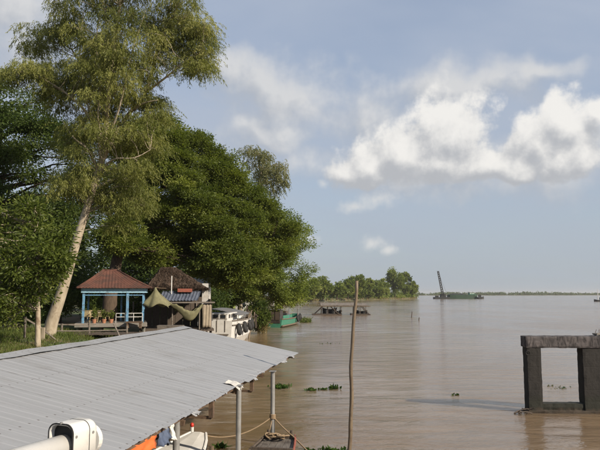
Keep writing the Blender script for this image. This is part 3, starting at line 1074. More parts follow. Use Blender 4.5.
# ropes
def rope(name, label, pts, r=0.018, sag=0.0, n=16):
    out = []
    for a_, b_ in zip(pts[:-1], pts[1:]):
        a_, b_ = Vector(a_), Vector(b_)
        for i in range(n):
            t = i / n
            out.append(a_.lerp(b_, t) - Vector((0, 0, sag * 4 * t * (1 - t))))
    out.append(Vector(pts[-1]))
    return tag(MB().tube(out, r, 6).build(name, 'rope', smooth=True), label, 'rope')
bow_ = onz(200, 434, 0.93)
fr0 = lambda p: bow_
PP = W(19.45, -4.0, 0)
knot = Vector((PP.x, PP.y, 1.22))
rope('mooring_rope', 'long tan rope sagging across the water from white bow to end post', [fr0((0, 0, 0)), knot], 0.020, 0.30, 30)
rope('mooring_rope', 'short rope slanting from end post down to the left of sampan bow', [knot, fr((-0.36, 5.62, 0.72))], 0.020, 0.02)
rope('mooring_rope', 'rope slanting from end post down past right of sampan bow into water', [knot, fr((0.42, 5.55, 0.70)), W(17.9, -1.9, -0.05)], 0.022, 0.03)
cb = MB()
for k in range(9):
    t0 = random.uniform(0, 6)
    cx, cy = random.uniform(-0.3, 0.35), random.uniform(5.35, 5.6)
    rr_ = random.uniform(0.10, 0.20)
    cb.torus(fr((cx, cy, 0.72 + 0.03 * random.random())), (random.uniform(-.5, .5), random.uniform(-.5, .5), 1), rr_, 0.022, 16, 6)
tag(cb.build('rope_coil', 'rope', smooth=True), 'heap of tan rope coils on the sampan bow by the end post', 'rope')
kb = MB()
for k in range(4):
    kb.torus((PP.x, PP.y, 1.16 + k * 0.035), (0.05, 0.04, 1), 0.078, 0.022, 14, 6)
tag(kb.build('rope_knot', 'rope', smooth=True), 'rope hitch wound round the end post above the sampan', 'rope')

# white boat whose bow shows beyond the nearest post
WBB = R(12)
bow = onz(198, 433, 0.96)
fr = Frame((bow.x - 6.6 * math.sin(WBB), bow.y - 6.6 * math.cos(WBB), 0), WBB)
wb = thing('white_boat', 'white painted boat with blunt bow moored beside the pontoon under the canopy edge', 'boat', fr((0, 3, 0)))
Hw = hull(6.6, 1.85, 0.66, 0.30, 0.05, zb=-0.3, bow_w=0.26, stern_w=0.8)
put_hull(wb, fr, Hw, 'white_paint', None, 'white_paint', 0.045)
g = []
for i in range(9):
    t = 0.42 + 0.575 * i / 8
    w = 1.85 / 2 * (0.26 + 0.74 * math.cos(max(0, t - 0.45) / 0.55 * math.pi / 2) ** 0.8) - 0.03
    z = 0.66 + 0.30 * max(0, (t - 0.5) * 2) ** 2 + 0.012
    g.append([fr((-w, 6.6 * t, z)), fr((-w * 0.4, 6.6 * t, z + 0.035)), fr((w * 0.4, 6.6 * t, z + 0.035)), fr((w, 6.6 * t, z))])
MB().sheet(g, 0.02).build('foredeck', 'white_paint', wb)
MB().tube([fr((q[1][0] + 0.012, q[1][1], q[1][2] - 0.13)) for q in Hw[2]], 0.03, 6).build('rub_strip', 'rubber', wb)
for y in (0.9, 1.8):
    MB().box(fr((0, y, 0.42)), (1.45, 0.28, 0.04), yaw=WBB).build('thwart', 'wood_grey', wb)
MB().sheet([[fr((-0.74, 0.2, 0.1)), fr((0.74, 0.2, 0.1))], [fr((-0.74, 2.7, 0.1)), fr((0.74, 2.7, 0.1))]], 0.02).build('floor_board', 'wood_brown', wb)

# clutter near the pontoon edge
def cloth(name, label, cat, c, size, mat, yaw, seed, sag=0.25):
    """a sheet thrown over something: hangs down at both sides"""
    g = []
    c = Vector(c)
    M = Matrix.Rotation(-yaw, 3, 'Z')
    for i in range(13):
        row = []
        for j in range(11):
            x = (i / 12 - 0.5) * size[0]
            y = (j / 10 - 0.5) * size[1]
            z = size[2] * (1 - (abs(x) / (size[0] / 2)) ** 3 * 0.9) - sag * (abs(y) / (size[1] / 2)) ** 2 + 0.05 * mnoise.noise(Vector((i * 0.7, j * 0.7, seed)))
            row.append(c + M @ Vector((x + 0.03 * mnoise.noise(Vector((i, j, seed + 3))), y, z)))
        g.append(row)
    o = MB().sheet(g, 0.01).build(name, mat, smooth=True)
    return tag(o, label, cat)
def hanging(name, label, cat, u0, u1, drop, mat, seed, thick=0.12):
    """cloth gathered over the eave purlin, hanging in folds"""
    g = []
    for i in range(9):
        t = i / 8
        row = []
        for j in range(17):
            uu = u0 + (u1 - u0) * j / 16
            fold = 0.06 * math.sin(j * 1.3 + seed) * t + 0.05 * mnoise.noise(Vector((j * 0.5, i * 0.4, seed)))
            row.append(W(uu, EV - 0.10 + fold + 0.03 * t, EZ - 0.07 - drop * t * (0.8 + 0.35 * mnoise.noise(Vector((j * 0.35, 0, seed))))))
        g.append(row)
    return tag(MB().sheet(g, 0.012, (1, 0, 0)).build(name, mat, smooth=True), label, cat)
hanging('orange_tarpaulin', 'bright orange tarpaulin hanging under the canopy eave at the bottom', 'tarpaulin', 9.2, 10.9, 0.30, 'orange', 3.1)
hanging('blue_cloth', 'dark blue cloth hanging under the eave next to the orange tarpaulin', 'cloth', 11.0, 11.45, 0.34, 'blue_cloth', 5.2)
hanging('white_cloth', 'small white cloth hanging under the eave right of the blue cloth', 'cloth', 11.5, 11.7, 0.30, 'white_paint', 8.4)
crate = thing('wooden_crate', 'low slatted wooden crate on the pontoon behind the white boat', 'crate', W(18.7, -7.6, 0.5))
for k in range(4):
    for sd in (-0.4, 0.4):
        MB().box(W(18.7 + sd, -7.6, 0.53 + k * 0.10), (0.95, 0.025, 0.075), yaw=TH).build('slat', 'wood_grey', crate)
for k in range(5):
    MB().box(W(18.7, -7.98 + k * 0.19, 0.905), (0.15, 0.85, 0.025), yaw=TH).build('slat', 'wood_grey', crate)
for k in range(4):
    for sd in (-0.46, 0.46):
        MB().box(W(18.7, -7.6 + sd, 0.53 + k * 0.10), (0.025, 0.76, 0.075), yaw=TH).build('slat', 'wood_grey', crate)
buoy_p = onz(192, 428, 0.98)
bb = thing('marker_float', 'small red and white float on a stick behind the white bow', 'float', (buoy_p.x, buoy_p.y, 0))
MB().tube([(buoy_p.x, buoy_p.y, -0.6), (buoy_p.x, buoy_p.y, 1.0)], 0.018, 6).build('stick', 'bamboo', bb)
rings = []
for i in range(7):
    a_ = math.pi * i / 6
    rings.append([(buoy_p.x + 0.06 * math.sin(a_) * math.cos(t) + 1e-4 * math.cos(t), buoy_p.y + 0.06 * math.sin(a_) * math.sin(t) + 1e-4 * math.sin(t), 1.07 - 0.07 * math.cos(a_)) for t in [2 * math.pi * k / 10 for k in range(10)]])
MB().loft(rings).build('float_ball', 'red_plastic', bb, smooth=True)
MB().tube([(buoy_p.x, buoy_p.y, 0.70), (buoy_p.x, buoy_p.y, 1.01)], 0.055, 10).build('white_sleeve', 'white_paint', bb)
pp = onz(211, 447, 0.75)
tag(MB().tube([(pp.x, pp.y, -1.8), (pp.x + 0.02, pp.y, 0.78)], [0.075, 0.065], 10).build('mooring_stake', 'bamboo'), 'short timber stake in the water just right of white bow', 'stake')

# ------------------------------------------------------------------ viewing deck with the white rail (under and beside the camera)
deck = thing('landing_deck', 'raised concrete deck with a white pipe rail at the bottom left', 'deck', (-0.3, 0, 0))
MB().box((-0.4, -0.4, 3.27), (3.6, 4.6, 0.16)).build('slab', 'concrete', deck, bevel=0.02)
for x in (-1.9, 1.1):
    for y in (-2.3, 1.5):
        MB().tube([(x, y, -2.2), (x, y, 3.19)], 0.16, 14).build('pile', 'concrete', deck)
ra = R(23)
rd = Vector((math.sin(ra), math.cos(ra), 0))
e0 = at(72, 444, 2.55)
e0 = Vector((e0.x, e0.y, e0.z))
rs = e0 - rd * 2.6
rail = MB().tube([rs, e0 + rd * 0.02], 0.046, 24).build('hand_rail', 'rail_white', deck, smooth=True)
sd_ = Vector((rd.y, -rd.x, 0))
up = Vector((0, 0, 1))
def arch(c, w, h, n=10, drop=0.0, r=0.6):
    """arch outline: flat foot, rounded shoulders"""
    pts = [c - sd_ * w + up * (-h * 1.4)]
    cr = w * r
    for k in range(n + 1):
        a_ = math.pi - (math.pi / 2) * k / n
        pts.append(c + sd_ * (-w + cr + cr * math.cos(a_)) + up * (h - cr + cr * math.sin(a_)))
    for k in range(n + 1):
        a_ = math.pi / 2 - (math.pi / 2) * k / n
        pts.append(c + sd_ * (w - cr + cr * math.cos(a_)) + up * (h - cr + cr * math.sin(a_)))
    pts.append(c + sd_ * w + up * (-h * 1.4))
    return pts
hc = e0 + up * 0.012
w_, h_ = 0.062, 0.078
ring = lambda off, w, h: arch(hc + rd * off, w, h)
hs = MB().loft([ring(0.015, w_ - 0.008, h_ - 0.008), ring(-0.06, w_ - 0.008, h_ - 0.008), ring(-0.065, w_ - 0.004, h_ - 0.004), ring(-0.06, w_, h_), ring(0.060, w_, h_), ring(0.072, w_ - 0.004, h_ - 0.006), ring(0.076, w_ - 0.014, h_ - 0.016)], cap0=False, cap1=True)
housing = hs.build('rail_end_housing', 'rail_white', deck, smooth=True)
MB().add(ring(-0.040, w_ - 0.0085, h_ - 0.0085), [tuple(range(len(ring(0, 1, 1))))]).build('recess_liner', 'dark_inside', housing)
MB().loft([ring(-0.041, w_ - 0.009, h_ - 0.009), ring(-0.0405, w_ - 0.009, h_ - 0.009)], cap0=True, cap1=True).build('recess_plate', 'dark_inside', housing)
MB().loft([ring(-0.0655, w_ - 0.0035, h_ - 0.0035), ring(-0.0655, w_ + 0.001, h_ + 0.001), ring(-0.060, w_ + 0.001, h_ + 0.001)], cap0=False, cap1=False).build('rubber_lip', 'rubber', housing)
MB().loft([ring(0.026, w_ - 0.001, h_ - 0.001), ring(0.026, w_ + 0.0012, h_ + 0.0012), ring(0.029, w_ + 0.0012, h_ + 0.0012), ring(0.029, w_ - 0.001, h_ - 0.001)], cap0=False, cap1=False).build('seam_gasket', 'rubber', housing)
for (o_, dz) in ((-0.045, 0.030), (0.048, 0.030), (-0.045, -0.045), (0.048, -0.045)):
    q0 = hc + rd * o_ + up * dz + sd_ * (w_ - 0.001)
    MB().tube([q0, q0 + sd_ * 0.0035], 0.0055, 10).build('screw', 'galv', housing)
cq = [e0 - rd * 1.6 - up * 0.046, e0 - rd * 1.0 - up * 0.060, e0 - rd * 0.5 - up * 0.050, e0 - rd * 0.12 - up * 0.054 + sd_ * 0.02, e0 - rd * 0.05 - up * 0.065 + sd_ * 0.03]
MB().tube(smooth_path_(cq, 6), 0.006, 8).build('cable', 'rubber', deck, smooth=True)
bc = hc + rd * 0.076 + up * (-0.008) + sd_ * 0.012
bp = []
for (o_, r_) in ((0.0, 0.058), (0.022, 0.058), (0.028, 0.053), (0.029, 0.02), (0.034, 0.018)):
    bp.append([bc + rd * o_ + sd_ * (r_ * math.cos(t)) + up * (r_ * math.sin(t)) for t in [2 * math.pi * k / 24 for k in range(24)]])
MB().loft(bp).build('end_disc', 'rail_white', housing, smooth=False)
MB().loft([[hc + rd * (-0.062 + o_) + up * (h_ + 0.0025) + sd_ * (0.006 * math.cos(t)) + rd * (0.006 * math.sin(t)) + up * o2 for t in [2 * math.pi * k / 8 for k in range(8)]] for (o_, o2) in ((0.0, -0.004), (0.0, 0.003))]).build('screw', 'galv', housing)
for q in (0.05, 1.3, 2.5):
    b0 = e0 - rd * q
    MB().tube([(b0.x, b0.y, 3.35), (b0.x, b0.y, e0.z - 0.02)], 0.036, 12).build('stanchion', 'rail_white', deck, smooth=True)
# the deck carries the outermost stanchion on a short bracket slab
b0 = e0 - rd * 0.05
MB().box((-0.9, 2.25, 3.27), (1.0, 0.72, 0.14)).build('bracket_slab', 'concrete', deck, bevel=0.02)
MB().box((-1.98, 1.0, 3.27), (0.6, 2.2, 0.12)).build('side_slab', 'concrete', deck, bevel=0.02)

# ------------------------------------------------------------------ concrete frame in the river
CY = 26.95
cf = thing('concrete_frame', 'dark weathered concrete portal frame standing in the river on the right', 'concrete frame', (11.4, CY + 0.31, 0))
yw = R(2)
rough_box((10.03, CY + 0.33, 0.66), (0.60, 0.62, 4.22), 0.012, 0.12, yw, 1.1).build('column', 'concrete_wet', cf)
rough_box((12.58, CY + 0.25, 0.66), (1.02, 0.62, 4.22), 0.012, 0.12, yw, 4.1).build('column', 'concrete_wet', cf)
rough_box((11.40, CY + 0.29, 2.95), (3.46, 0.72, 0.50), 0.018, 0.09, yw, 7.3).build('top_beam', 'concrete_beam', cf)
rough_box((11.19, CY + 0.29, 0.22), (1.80, 0.50, 0.34), 0.02, 0.15, yw, 9.1).build('bottom_beam', 'concrete_wet', cf)
rough_box((11.40, CY + 0.28, 0.01), (3.62, 0.80, 0.20), 0.03, 0.15, yw, 5.5).build('footing', 'concrete_wet', cf)
rough_box((13.0, CY + 0.22, 3.27), (0.55, 0.5, 0.10), 0.02, 0.10, yw, 3.5).build('broken_cap', 'concrete', cf)
for k, (x_, z_) in enumerate(((12.75, 3.2), (12.95, 3.2), (13.08, 3.2))):
    MB().tube([(x_, CY + 0.2 + 0.08 * k, z_ - 0.1), (x_ + 0.02, CY + 0.2 + 0.08 * k, z_ + 0.16), (x_ + 0.07 - 0.05 * k, CY + 0.2 + 0.08 * k, z_ + 0.27)], 0.011, 6).build('rebar', 'wood_brown', cf)
MB().torus((9.74, CY - 0.02, 2.50), (0, 1, 0.2), 0.09, 0.022, 14, 6).build('mooring_ring', 'rubber', cf)
# driftwood caught at its foot
dw = thing('driftwood', 'tangle of driftwood and weed at left foot of the concrete frame', 'driftwood', (9.5, CY - 0.2, 0))
for k in range(9):
    a_ = random.uniform(0, 6.28)
    c_ = Vector((9.45 + random.uniform(-0.25, 0.25), CY - 0.15 + random.uniform(-0.25, 0.2), 0.05))
    l_ = random.uniform(0.25, 0.6)
    e_ = c_ + Vector((math.cos(a_) * l_, math.sin(a_) * l_ * 0.6, random.uniform(0.0, 0.22)))
    MB().tube(curve_pts(c_ - (e_ - c_) * 0.4, e_, 4, 0.2, k), [0.03, 0.028, 0.022, 0.018, 0.01], 5).build('branch', 'wood_dark', dw)

# ------------------------------------------------------------------ bamboo pole
b = onz(348.5, 456, 0)
pole = []
for i in range(25):
    t = i / 24
    z = -1.8 + 7.22 * t
    k = (z - 0) / 5.4
    x = b.x + 0.27 * max(0, k) + 0.035 * math.sin(z * 1.5) + 0.012 * math.sin(z * 4.1)
    pole.append(((x, b.y - 0.3 * k * 0.2, z), 0.070 - 0.022 * t + (0.005 if i % 3 == 0 else 0)))
tag(MB().tube([p[0] for p in pole], [p[1] for p in pole], 12).build('timber_pole', 'bamboo', smooth=True), 'tall crooked timber pole rising from the river in the middle', 'pole')

# ================================================================== BANK BUILDINGS
def turn_since(before, pivot, ang):
    """turn every thing made since 'before' about a vertical line"""
    M = Matrix.Rotation(ang, 3, 'Z')
    pv_ = Vector((pivot[0], pivot[1], 0))
    for o in list(bpy.data.objects):
        if o.name in before or o.parent is not None:
            continue
        o.location = pv_ + M @ (Vector(o.location) - pv_)
        o.rotation_euler.z += ang
def names():
    return set(o.name for o in bpy.data.objects)
mark = names()
# gazebo
GD = 46.0
gx = lambda px, d=GD: (px - 300) / F * d
GZ = 2.92
gz_ = thing('garden_gazebo', 'open blue gazebo with brick-red ribbed hip roof under the gum tree', 'gazebo', (gx(115), GD + 1.6, GZ))
MB().box((gx(115), GD + 1.7, GZ - 0.14), (5.0, 4.2, 0.28)).build('floor_slab', 'concrete', gz_, bevel=0.02)
for k in range(12):
    MB().tube([(gx(115) - 2.3 + (k % 4) * 1.53, GD + 0.2 + (k // 4) * 1.5, 0.8), (gx(115) - 2.3 + (k % 4) * 1.53, GD + 0.2 + (k // 4) * 1.5, GZ - 0.2)], 0.11, 8).build('stilt', 'concrete', gz_)
FX0, FX1 = gx(86.5), gx(148)
FY0, FY1 = GD - 0.15, GD + 3.6
EAVE = 5.08
for (px, d, r_) in ((88.5, GD, 0.085), (129.5, GD, 0.095), (144.5, GD + 0.1, 0.07), (90, GD + 3.4, 0.07), (123, GD + 3.4, 0.07), (146, GD + 3.4, 0.07)):
    MB().box((gx(px), d, (GZ + EAVE) / 2 + 0.1), (r_ * 2, r_ * 2, EAVE - GZ + 0.2)).build('post', 'blue_paint', gz_, bevel=0.01)
for (a_, b_) in (((FX0, FY0), (FX1, FY0)), ((FX0, FY1), (FX1, FY1))):
    MB().beam((a_[0] - 0.03, a_[1], EAVE + 0.18), (b_[0] + 0.03, b_[1], EAVE + 0.18), 0.05, 0.34).build('fascia_board', 'fascia_blue', gz_)
for x_ in (FX0, FX1):
    MB().beam((x_, FY0 + 0.03, EAVE + 0.18), (x_, FY1 - 0.03, EAVE + 0.18), 0.05, 0.34).build('fascia_board', 'fascia_blue', gz_)
MB().box((gx(116), GD, EAVE - 0.16), (FX1 - FX0 - 0.4, 0.05, 0.06)).build('lattice_rail', 'blue_paint', gz_)
for k in range(22):
    x = gx(90) + (gx(143) - gx(90)) * k / 21
    MB().beam((x, GD + 0.002, EAVE - 0.14), (x + 0.10, GD + 0.002, EAVE + 0.02), 0.018, 0.018).build('lattice_bar', 'blue_paint', gz_)
# hip roof, ribbed
apex_a, apex_b = Vector((gx(105), GD + 1.7, 6.78)), Vector((gx(118), GD + 1.8, 6.78))
EO = 0.32
rc = [Vector((FX0 - EO, FY0 - EO, EAVE + 0.33)), Vector((FX1 + EO, FY0 - EO, EAVE + 0.33)), Vector((FX1 + EO, FY1 + EO, EAVE + 0.33)), Vector((FX0 - EO, FY1 + EO, EAVE + 0.33))]
def hip(a, b, ta, tb, name):
    n = (b - a).cross(ta - a).normalized()
    cols = int((b - a).length / 0.055)
    g = []
    for i in range(9):
        t = i / 8
        l_, r_ = a.lerp(ta, t), b.lerp(tb, t)
        row = []
        for j in range(cols + 1):
            # ribs keep their spacing, so they are laid out along the eave and clipped by the hips
            s = j / cols
            p = l_.lerp(r_, s)
            along = (p - a).dot((b - a).normalized())
            h = 0.030 * (0.5 + 0.5 * math.cos(along * 2 * math.pi / 0.22)) + 0.012 * mnoise.noise(p * 1.5)
            sag = -0.05 * math.sin(math.pi * t)
            step = 0.018 * (1 - (t * 8 % 1))
            row.append(p + n * (h + step) + Vector((0, 0, sag)))
        g.append(row)
    return MB().sheet(g, 0.03, n).build(name, 'tile_red', gz_)
hip(rc[0], rc[1], apex_a, apex_b, 'roof_slope')
hip(rc[1], rc[2], apex_b, apex_b + Vector((0, 0.02, 0)), 'roof_slope')
hip(rc[2], rc[3], apex_b, apex_a, 'roof_slope')
hip(rc[3], rc[0], apex_a, apex_a + Vector((0, -0.02, 0)), 'roof_slope')
for (a_, b_) in ((rc[0], apex_a), (rc[1], apex_b), (rc[2], apex_b), (rc[3], apex_a), (apex_a, apex_b)):
    MB().tube([a_ + Vector((0, 0, 0.03)), a_.lerp(b_, 0.5) + Vector((0, 0, -0.01)), b_ + Vector((0, 0, 0.03))], 0.07, 8).build('hip_tile', 'tile_red', gz_, smooth=True)
# rails of the gazebo
for (p0, p1) in ((119, 144),):
    for z in (0.42, 0.68):
        MB().tube([(gx(p0), GD + 0.0, GZ + z), (gx(p1), GD + 0.05, GZ + z)], 0.022, 6).build('rail', 'white_paint', gz_)
    for k in range(4):
        x = gx(p0 + (p1 - p0) * k / 3)
        MB().tube([(x, GD + 0.02, GZ), (x, GD + 0.02, GZ + 0.68)], 0.022, 6).build('baluster', 'white_paint', gz_)

def chair(px, d, yaw, label):
    loc = Vector((gx(px, d), d, GZ))
    t = thing('plastic_chair', label, 'chair', loc, 'cream chairs in the gazebo')
    fr = Frame(loc, yaw)
    MB().box(fr((0, 0, 0.43)), (0.44, 0.44, 0.035), yaw).build('seat', 'cream_plastic', t, bevel=0.01)
    for x in (-0.2, 0.2):
        for y in (-0.2, 0.2):
            MB().beam(fr((x * 1.1, y * 1.1, 0)), fr((x, y, 0.42)), 0.04).build('leg', 'cream_plastic', t)
        MB().beam(fr((x * 1.15, -0.2, 0.64)), fr((x * 1.15, 0.22, 0.66)), 0.05, 0.03).build('armrest', 'cream_plastic', t)
    for k in range(5):
        x = -0.18 + k * 0.09
        MB().beam(fr((x, 0.2, 0.45)), fr((x * 1.05, 0.3, 0.86)), 0.06, 0.02).build('back_slat', 'cream_plastic', t)
    MB().beam(fr((-0.22, 0.3, 0.87)), fr((0.22, 0.3, 0.87)), 0.07, 0.04).build('back_rail', 'cream_plastic', t)
chair(94, GD + 0.8, R(20), 'leftmost cream chair under the blue gazebo')
chair(101, GD + 1.0, R(-15), 'second cream chair from the left under the blue gazebo')
chair(109, GD + 0.9, R(200), 'middle cream chair under the blue gazebo with its back turned')
chair(116.5, GD + 1.1, R(40), 'cream chair nearest the white rail under the gazebo')
tb = thing('garden_table', 'small round table between the cream chairs in the gazebo', 'table', (gx(105, GD + 1.7), GD + 1.7, GZ))
c_ = Vector((gx(105, GD + 1.7), GD + 1.7, GZ))
MB().tube([c_ + Vector((0, 0, 0.70)), c_ + Vector((0, 0, 0.74))], 0.45, 18).build('table_top', 'white_paint', tb)
MB().tube([c_, c_ + Vector((0, 0, 0.70))], 0.04, 8).build('leg', 'white_paint', tb)
MB().tube([c_, c_ + Vector((0, 0, 0.03))], 0.22, 12).build('foot', 'white_paint', tb)

def potted(px, d, z, h, n, label, spread=0.35):
    loc = Vector((gx(px, d), d, z))
    t = thing('potted_plant', label, 'plant', loc, 'potted plants by the gazebo')
    rg = []
    for (zz, r_) in ((0.0, 0.11), (0.22, 0.16), (0.25, 0.175), (0.28, 0.175)):
        rg.append([loc + Vector((r_ * math.cos(a_), r_ * math.sin(a_), zz)) for a_ in [2 * math.pi * k / 12 for k in range(12)]])
    MB().loft(rg).build('pot', 'terracotta', t)
    st = MB()
    C, D, N, T = [], [], [], []
    for k in range(7):
        a_ = random.uniform(0, 6.28)
        tip = loc + Vector((math.cos(a_) * spread * random.random(), math.sin(a_) * spread * random.random(), 0.28 + h * random.uniform(0.6, 1.0)))
        st.tube(curve_pts(loc + Vector((0, 0, 0.25)), tip, 3, 0.1, k), 0.01, 4)
        m = n // 7
        tt = rng.uniform(0.3, 1.0, (m, 1))
        base = np.array(loc + Vector((0, 0, 0.25))) * (1 - tt) + np.array(tip) * tt
        C.append(base); D.append(rand_unit(m) + np.array([0, 0, 0.3])); N.append(rand_unit(m)); T.append(rng.normal(0.55, 0.2, m))
    st.build('stem', 'bark_brown', t)
    leaf_object('foliage', np.concatenate(C), np.concatenate(D), np.concatenate(N), 0.20, 0.09, np.concatenate(T), 'leaf_broad', t)
potted(98, GD - 0.25, GZ - 0.0, 1.1, 160, 'tall potted plant before the leftmost gazebo chairs')
potted(107, GD - 0.25, GZ - 0.0, 0.75, 130, 'bushy potted plant at the front middle of gazebo')
potted(113.5, GD - 0.3, GZ, 0.6, 90, 'short potted plant left of the white gazebo rail')

turn_since(mark, (gx(148), GD), R(15))
# walkway rails in front of the gazebo
def fence_rail(name, label, pts, posts, r=0.035, mat='wood_grey', foot=2.0):
    t = thing(name, label, 'fence', Vector((pts[0][0].x, pts[0][0].y, foot)))
    for pl in pts:
        MB().tube(pl, r, 6).build('rail', mat, t)
    for (p, h) in posts:
        MB().tube([(p.x, p.y, foot - 0.2), (p.x, p.y, h)], r * 1.5, 8).build('post', mat, t)
D1 = 41.0
fence_rail('walkway_fence', 'rough grey pole fence running along the walkway before the gazebo',
           [[at(46, 324, D1), at(75, 325, D1 + 1), at(96, 324, D1 + 2)], [at(48, 331, D1), at(80, 331, D1 + 1), at(128, 330, D1 + 2)]],
           [(at(62, 323, D1 + 0.5), 3.05), (at(89.5, 322, D1 + 1.6), 3.15), (at(127, 326, D1 + 2), 2.85)], 0.045, 'wood_grey', 2.1)
tag(MB().beam(at(119.5, 336, 40), at(114, 324, 41), 0.09, 0.05).build('leaning_plank', 'wood_grey'), 'plank leaning up towards the gazebo floor by the walkway', 'plank')
tb_ = thing('timber_bench', 'rough timber bench at front right of the gazebo', 'bench', at(134, 328, GD - 1.0))
q = at(134, 328, GD - 1.0)
MB().box(q + Vector((0, 0, 0.42)), (1.15, 0.4, 0.09)).build('seat', 'wood_brown', tb_)
for x in (-0.45, 0.45):
    MB().box(q + Vector((x, 0, 0.19)), (0.12, 0.34, 0.38)).build('leg', 'wood_brown', tb_)
wk = thing('timber_walkway', 'dark plank walkway on stilts between gazebo and wharf hut', 'walkway', at(150, 333, 43))
for k in range(26):
    c_ = Vector((gx(60, 43) + k * 0.34, 43.2, 2.30 + 0.012 * math.sin(k * 2.9)))
    MB().box(c_, (0.31, 2.6, 0.05)).build('plank', 'wood_dark', wk)
for k in range(5):
    for dy in (-1.1, 1.1):
        MB().tube([(gx(60, 43) + 0.4 + k * 2.0, 43.2 + dy, -0.8), (gx(60, 43) + 0.4 + k * 2.0, 43.2 + dy, 2.28)], 0.08, 8).build('stilt', 'wood_dark', wk)
bx = thing('timber_box', 'grey timber box lying on the walkway right of gazebo', 'box', (gx(172, 42.6), 42.6, 2.33))
for k in range(4):
    MB().box((gx(172, 42.6), 42.4, 2.40 + k * 0.125), (1.7, 0.05, 0.115)).build('board', 'wood_grey', bx)
    MB().box((gx(172, 42.6), 42.95, 2.40 + k * 0.125), (1.7, 0.05, 0.115)).build('board', 'wood_grey', bx)
MB().box((gx(172, 42.6), 42.68, 2.865), (1.74, 0.62, 0.04)).build('lid', 'wood_grey', bx)

# steps and handrail at the left edge
D0 = 37.0
sr = thing('stair_rail', 'grey timber stair rail descending on the grassy bank at far left', 'handrail', at(42, 345, D0))
MB().beam(at(23, 317, D0 - 0.6), at(43.5, 329, D0), 0.07, 0.09).build('rail', 'wood_grey', sr)
MB().beam(at(43.5, 330, D0), at(60, 343, D0 + 1), 0.07, 0.07).build('rail', 'wood_grey', sr)
MB().box(at(43, 336.5, D0), (0.16, 0.16, 1.05)).build('post', 'canvas', sr)
MB().box(at(25, 327, D0 - 0.6), (0.10, 0.10, 1.2)).build('post', 'wood_grey', sr)
for k in range(5):
    MB().box(at(46 + k * 3.5, 343 + k * 1.4, D0 + k * 0.25), (1.0, 0.32, 0.10)).build('step', 'wood_grey', sr)

# wharf hut
mark = names()
HD = 49.0
hut = thing('wharf_hut', 'thatched open hut with a blue lean-to panel beside the gazebo', 'hut', (gx(180, HD), HD + 2, 2.35))
hx = lambda px, d=HD: (px - 300) / F * d
hzf = lambda py, d=HD: at(300, py, d).z
MB().box((hx(180), HD + 2.2, 2.25), (5.6, 5.2, 0.18)).build('floor', 'wood_dark', hut)
for k in range(8):
    MB().tube([(hx(180) - 2.6 + (k % 4) * 1.73, HD + 0.1 + (k // 4) * 3.9, -1), (hx(180) - 2.6 + (k % 4) * 1.73, HD + 0.1 + (k // 4) * 3.9, 2.2)], 0.10, 8).build('stilt', 'wood_dark', hut)
def thatch(a, b, ta, tb, seed):
    n = (b - a).cross(ta - a).normalized()
    g = []
    for i in range(15):
        t = i / 14
        row = []
        for j in range(29):
            s = j / 28
            p = a.lerp(b, s).lerp(ta.lerp(tb, s), t)
            h = 0.10 * mnoise.noise(p * 2.6 + Vector((seed, 0, 0))) + 0.07 * mnoise.noise(p * 7) + 0.07 * (1 - (t * 5 % 1))
            if i == 0:
                p = p + Vector((0, 0, -0.18 * abs(mnoise.noise(Vector((j * 1.7, seed, 0))))))
            row.append(p + n * h)
        g.append(row)
    return MB().sheet(g, 0.12, n).build('thatch_slope', 'thatch', hut)
ZR, ZE = hzf(268.5, HD + 3), hzf(289, HD + 1.0)
rA, rB = Vector((hx(172, HD + 3), HD + 2.6, ZR)), Vector((hx(186, HD + 3), HD + 3.4, ZR))
e = [Vector((hx(150), HD + 0.9, ZE)), Vector((hx(210), HD + 0.9, ZE)), Vector((hx(214), HD + 5.2, ZE)), Vector((hx(146), HD + 5.2, ZE))]
thatch(e[0], e[1], rA, rB, 1)
thatch(e[1], e[2], rB, rB + Vector((0, 0.05, 0)), 2)
thatch(e[2], e[3], rB, rA, 3)
thatch(e[3], e[0], rA, rA + Vector((0, -0.05, 0)), 4)
# thatch bits hanging
C = []
for k in range(2600):
    s = random.random()
    a_, b_ = random.choice(((e[0], e[1]), (e[0], e[1]), (e[1], e[2])))
    t = random.random() ** 2
    top = rA.lerp(rB, s)
    C.append(tuple(a_.lerp(b_, s).lerp(top, t) + Vector((0, -0.05, 0.12))))
C = np.array(C)
Dd = np.tile(np.array([0.1, -0.45, -0.7]), (len(C), 1)) + rand_unit(len(C)) * 0.45
o = leaf_object('thatch_straw', C, Dd, rand_unit(len(C)), rng.uniform(0.2, 0.45, len(C)), 0.03, rng.normal(0.3, 0.2, len(C)), 'leaf_straw', hut)
o['kind'] = 'stuff'
# blue lean-to panels
for k in range(6):
    x0 = hx(166) + k * (hx(204) - hx(166)) / 6
    x1 = hx(166) + (k + 1) * (hx(204) - hx(166)) / 6 - 0.02
    g = []
    for i in range(5):
        t = i / 4
        g.append([(x0 + (x1 - x0) * j / 8 - 0.35 * t, HD + 0.95 - 1.15 * t, hzf(291, HD + 0.9) + (hzf(300.5, HD) - hzf(291, HD + 0.9)) * t + 0.03 * math.cos(j * math.pi / 2) - 0.03 * math.sin(math.pi * t) + 0.012 * (k % 2)) for j in range(9)])
    MB().sheet(g, 0.01).build('roof_panel', 'tarp_blue', hut)
MB().box((hx(180), HD - 0.35, hzf(302.3, HD)), (hx(216) - hx(145), 0.9, 0.10)).build('awning_board', 'wood_grey', hut)
for (px, d) in ((146, HD - 0.5), (174, HD - 0.4), (200, HD - 0.5), (212, HD - 0.3), (150, HD + 4.5), (210, HD + 4.5)):
    MB().tube([(hx(px, d), d, 2.3), (hx(px, d), d, hzf(302, HD))], 0.055, 8).build('post', 'wood_grey', hut)
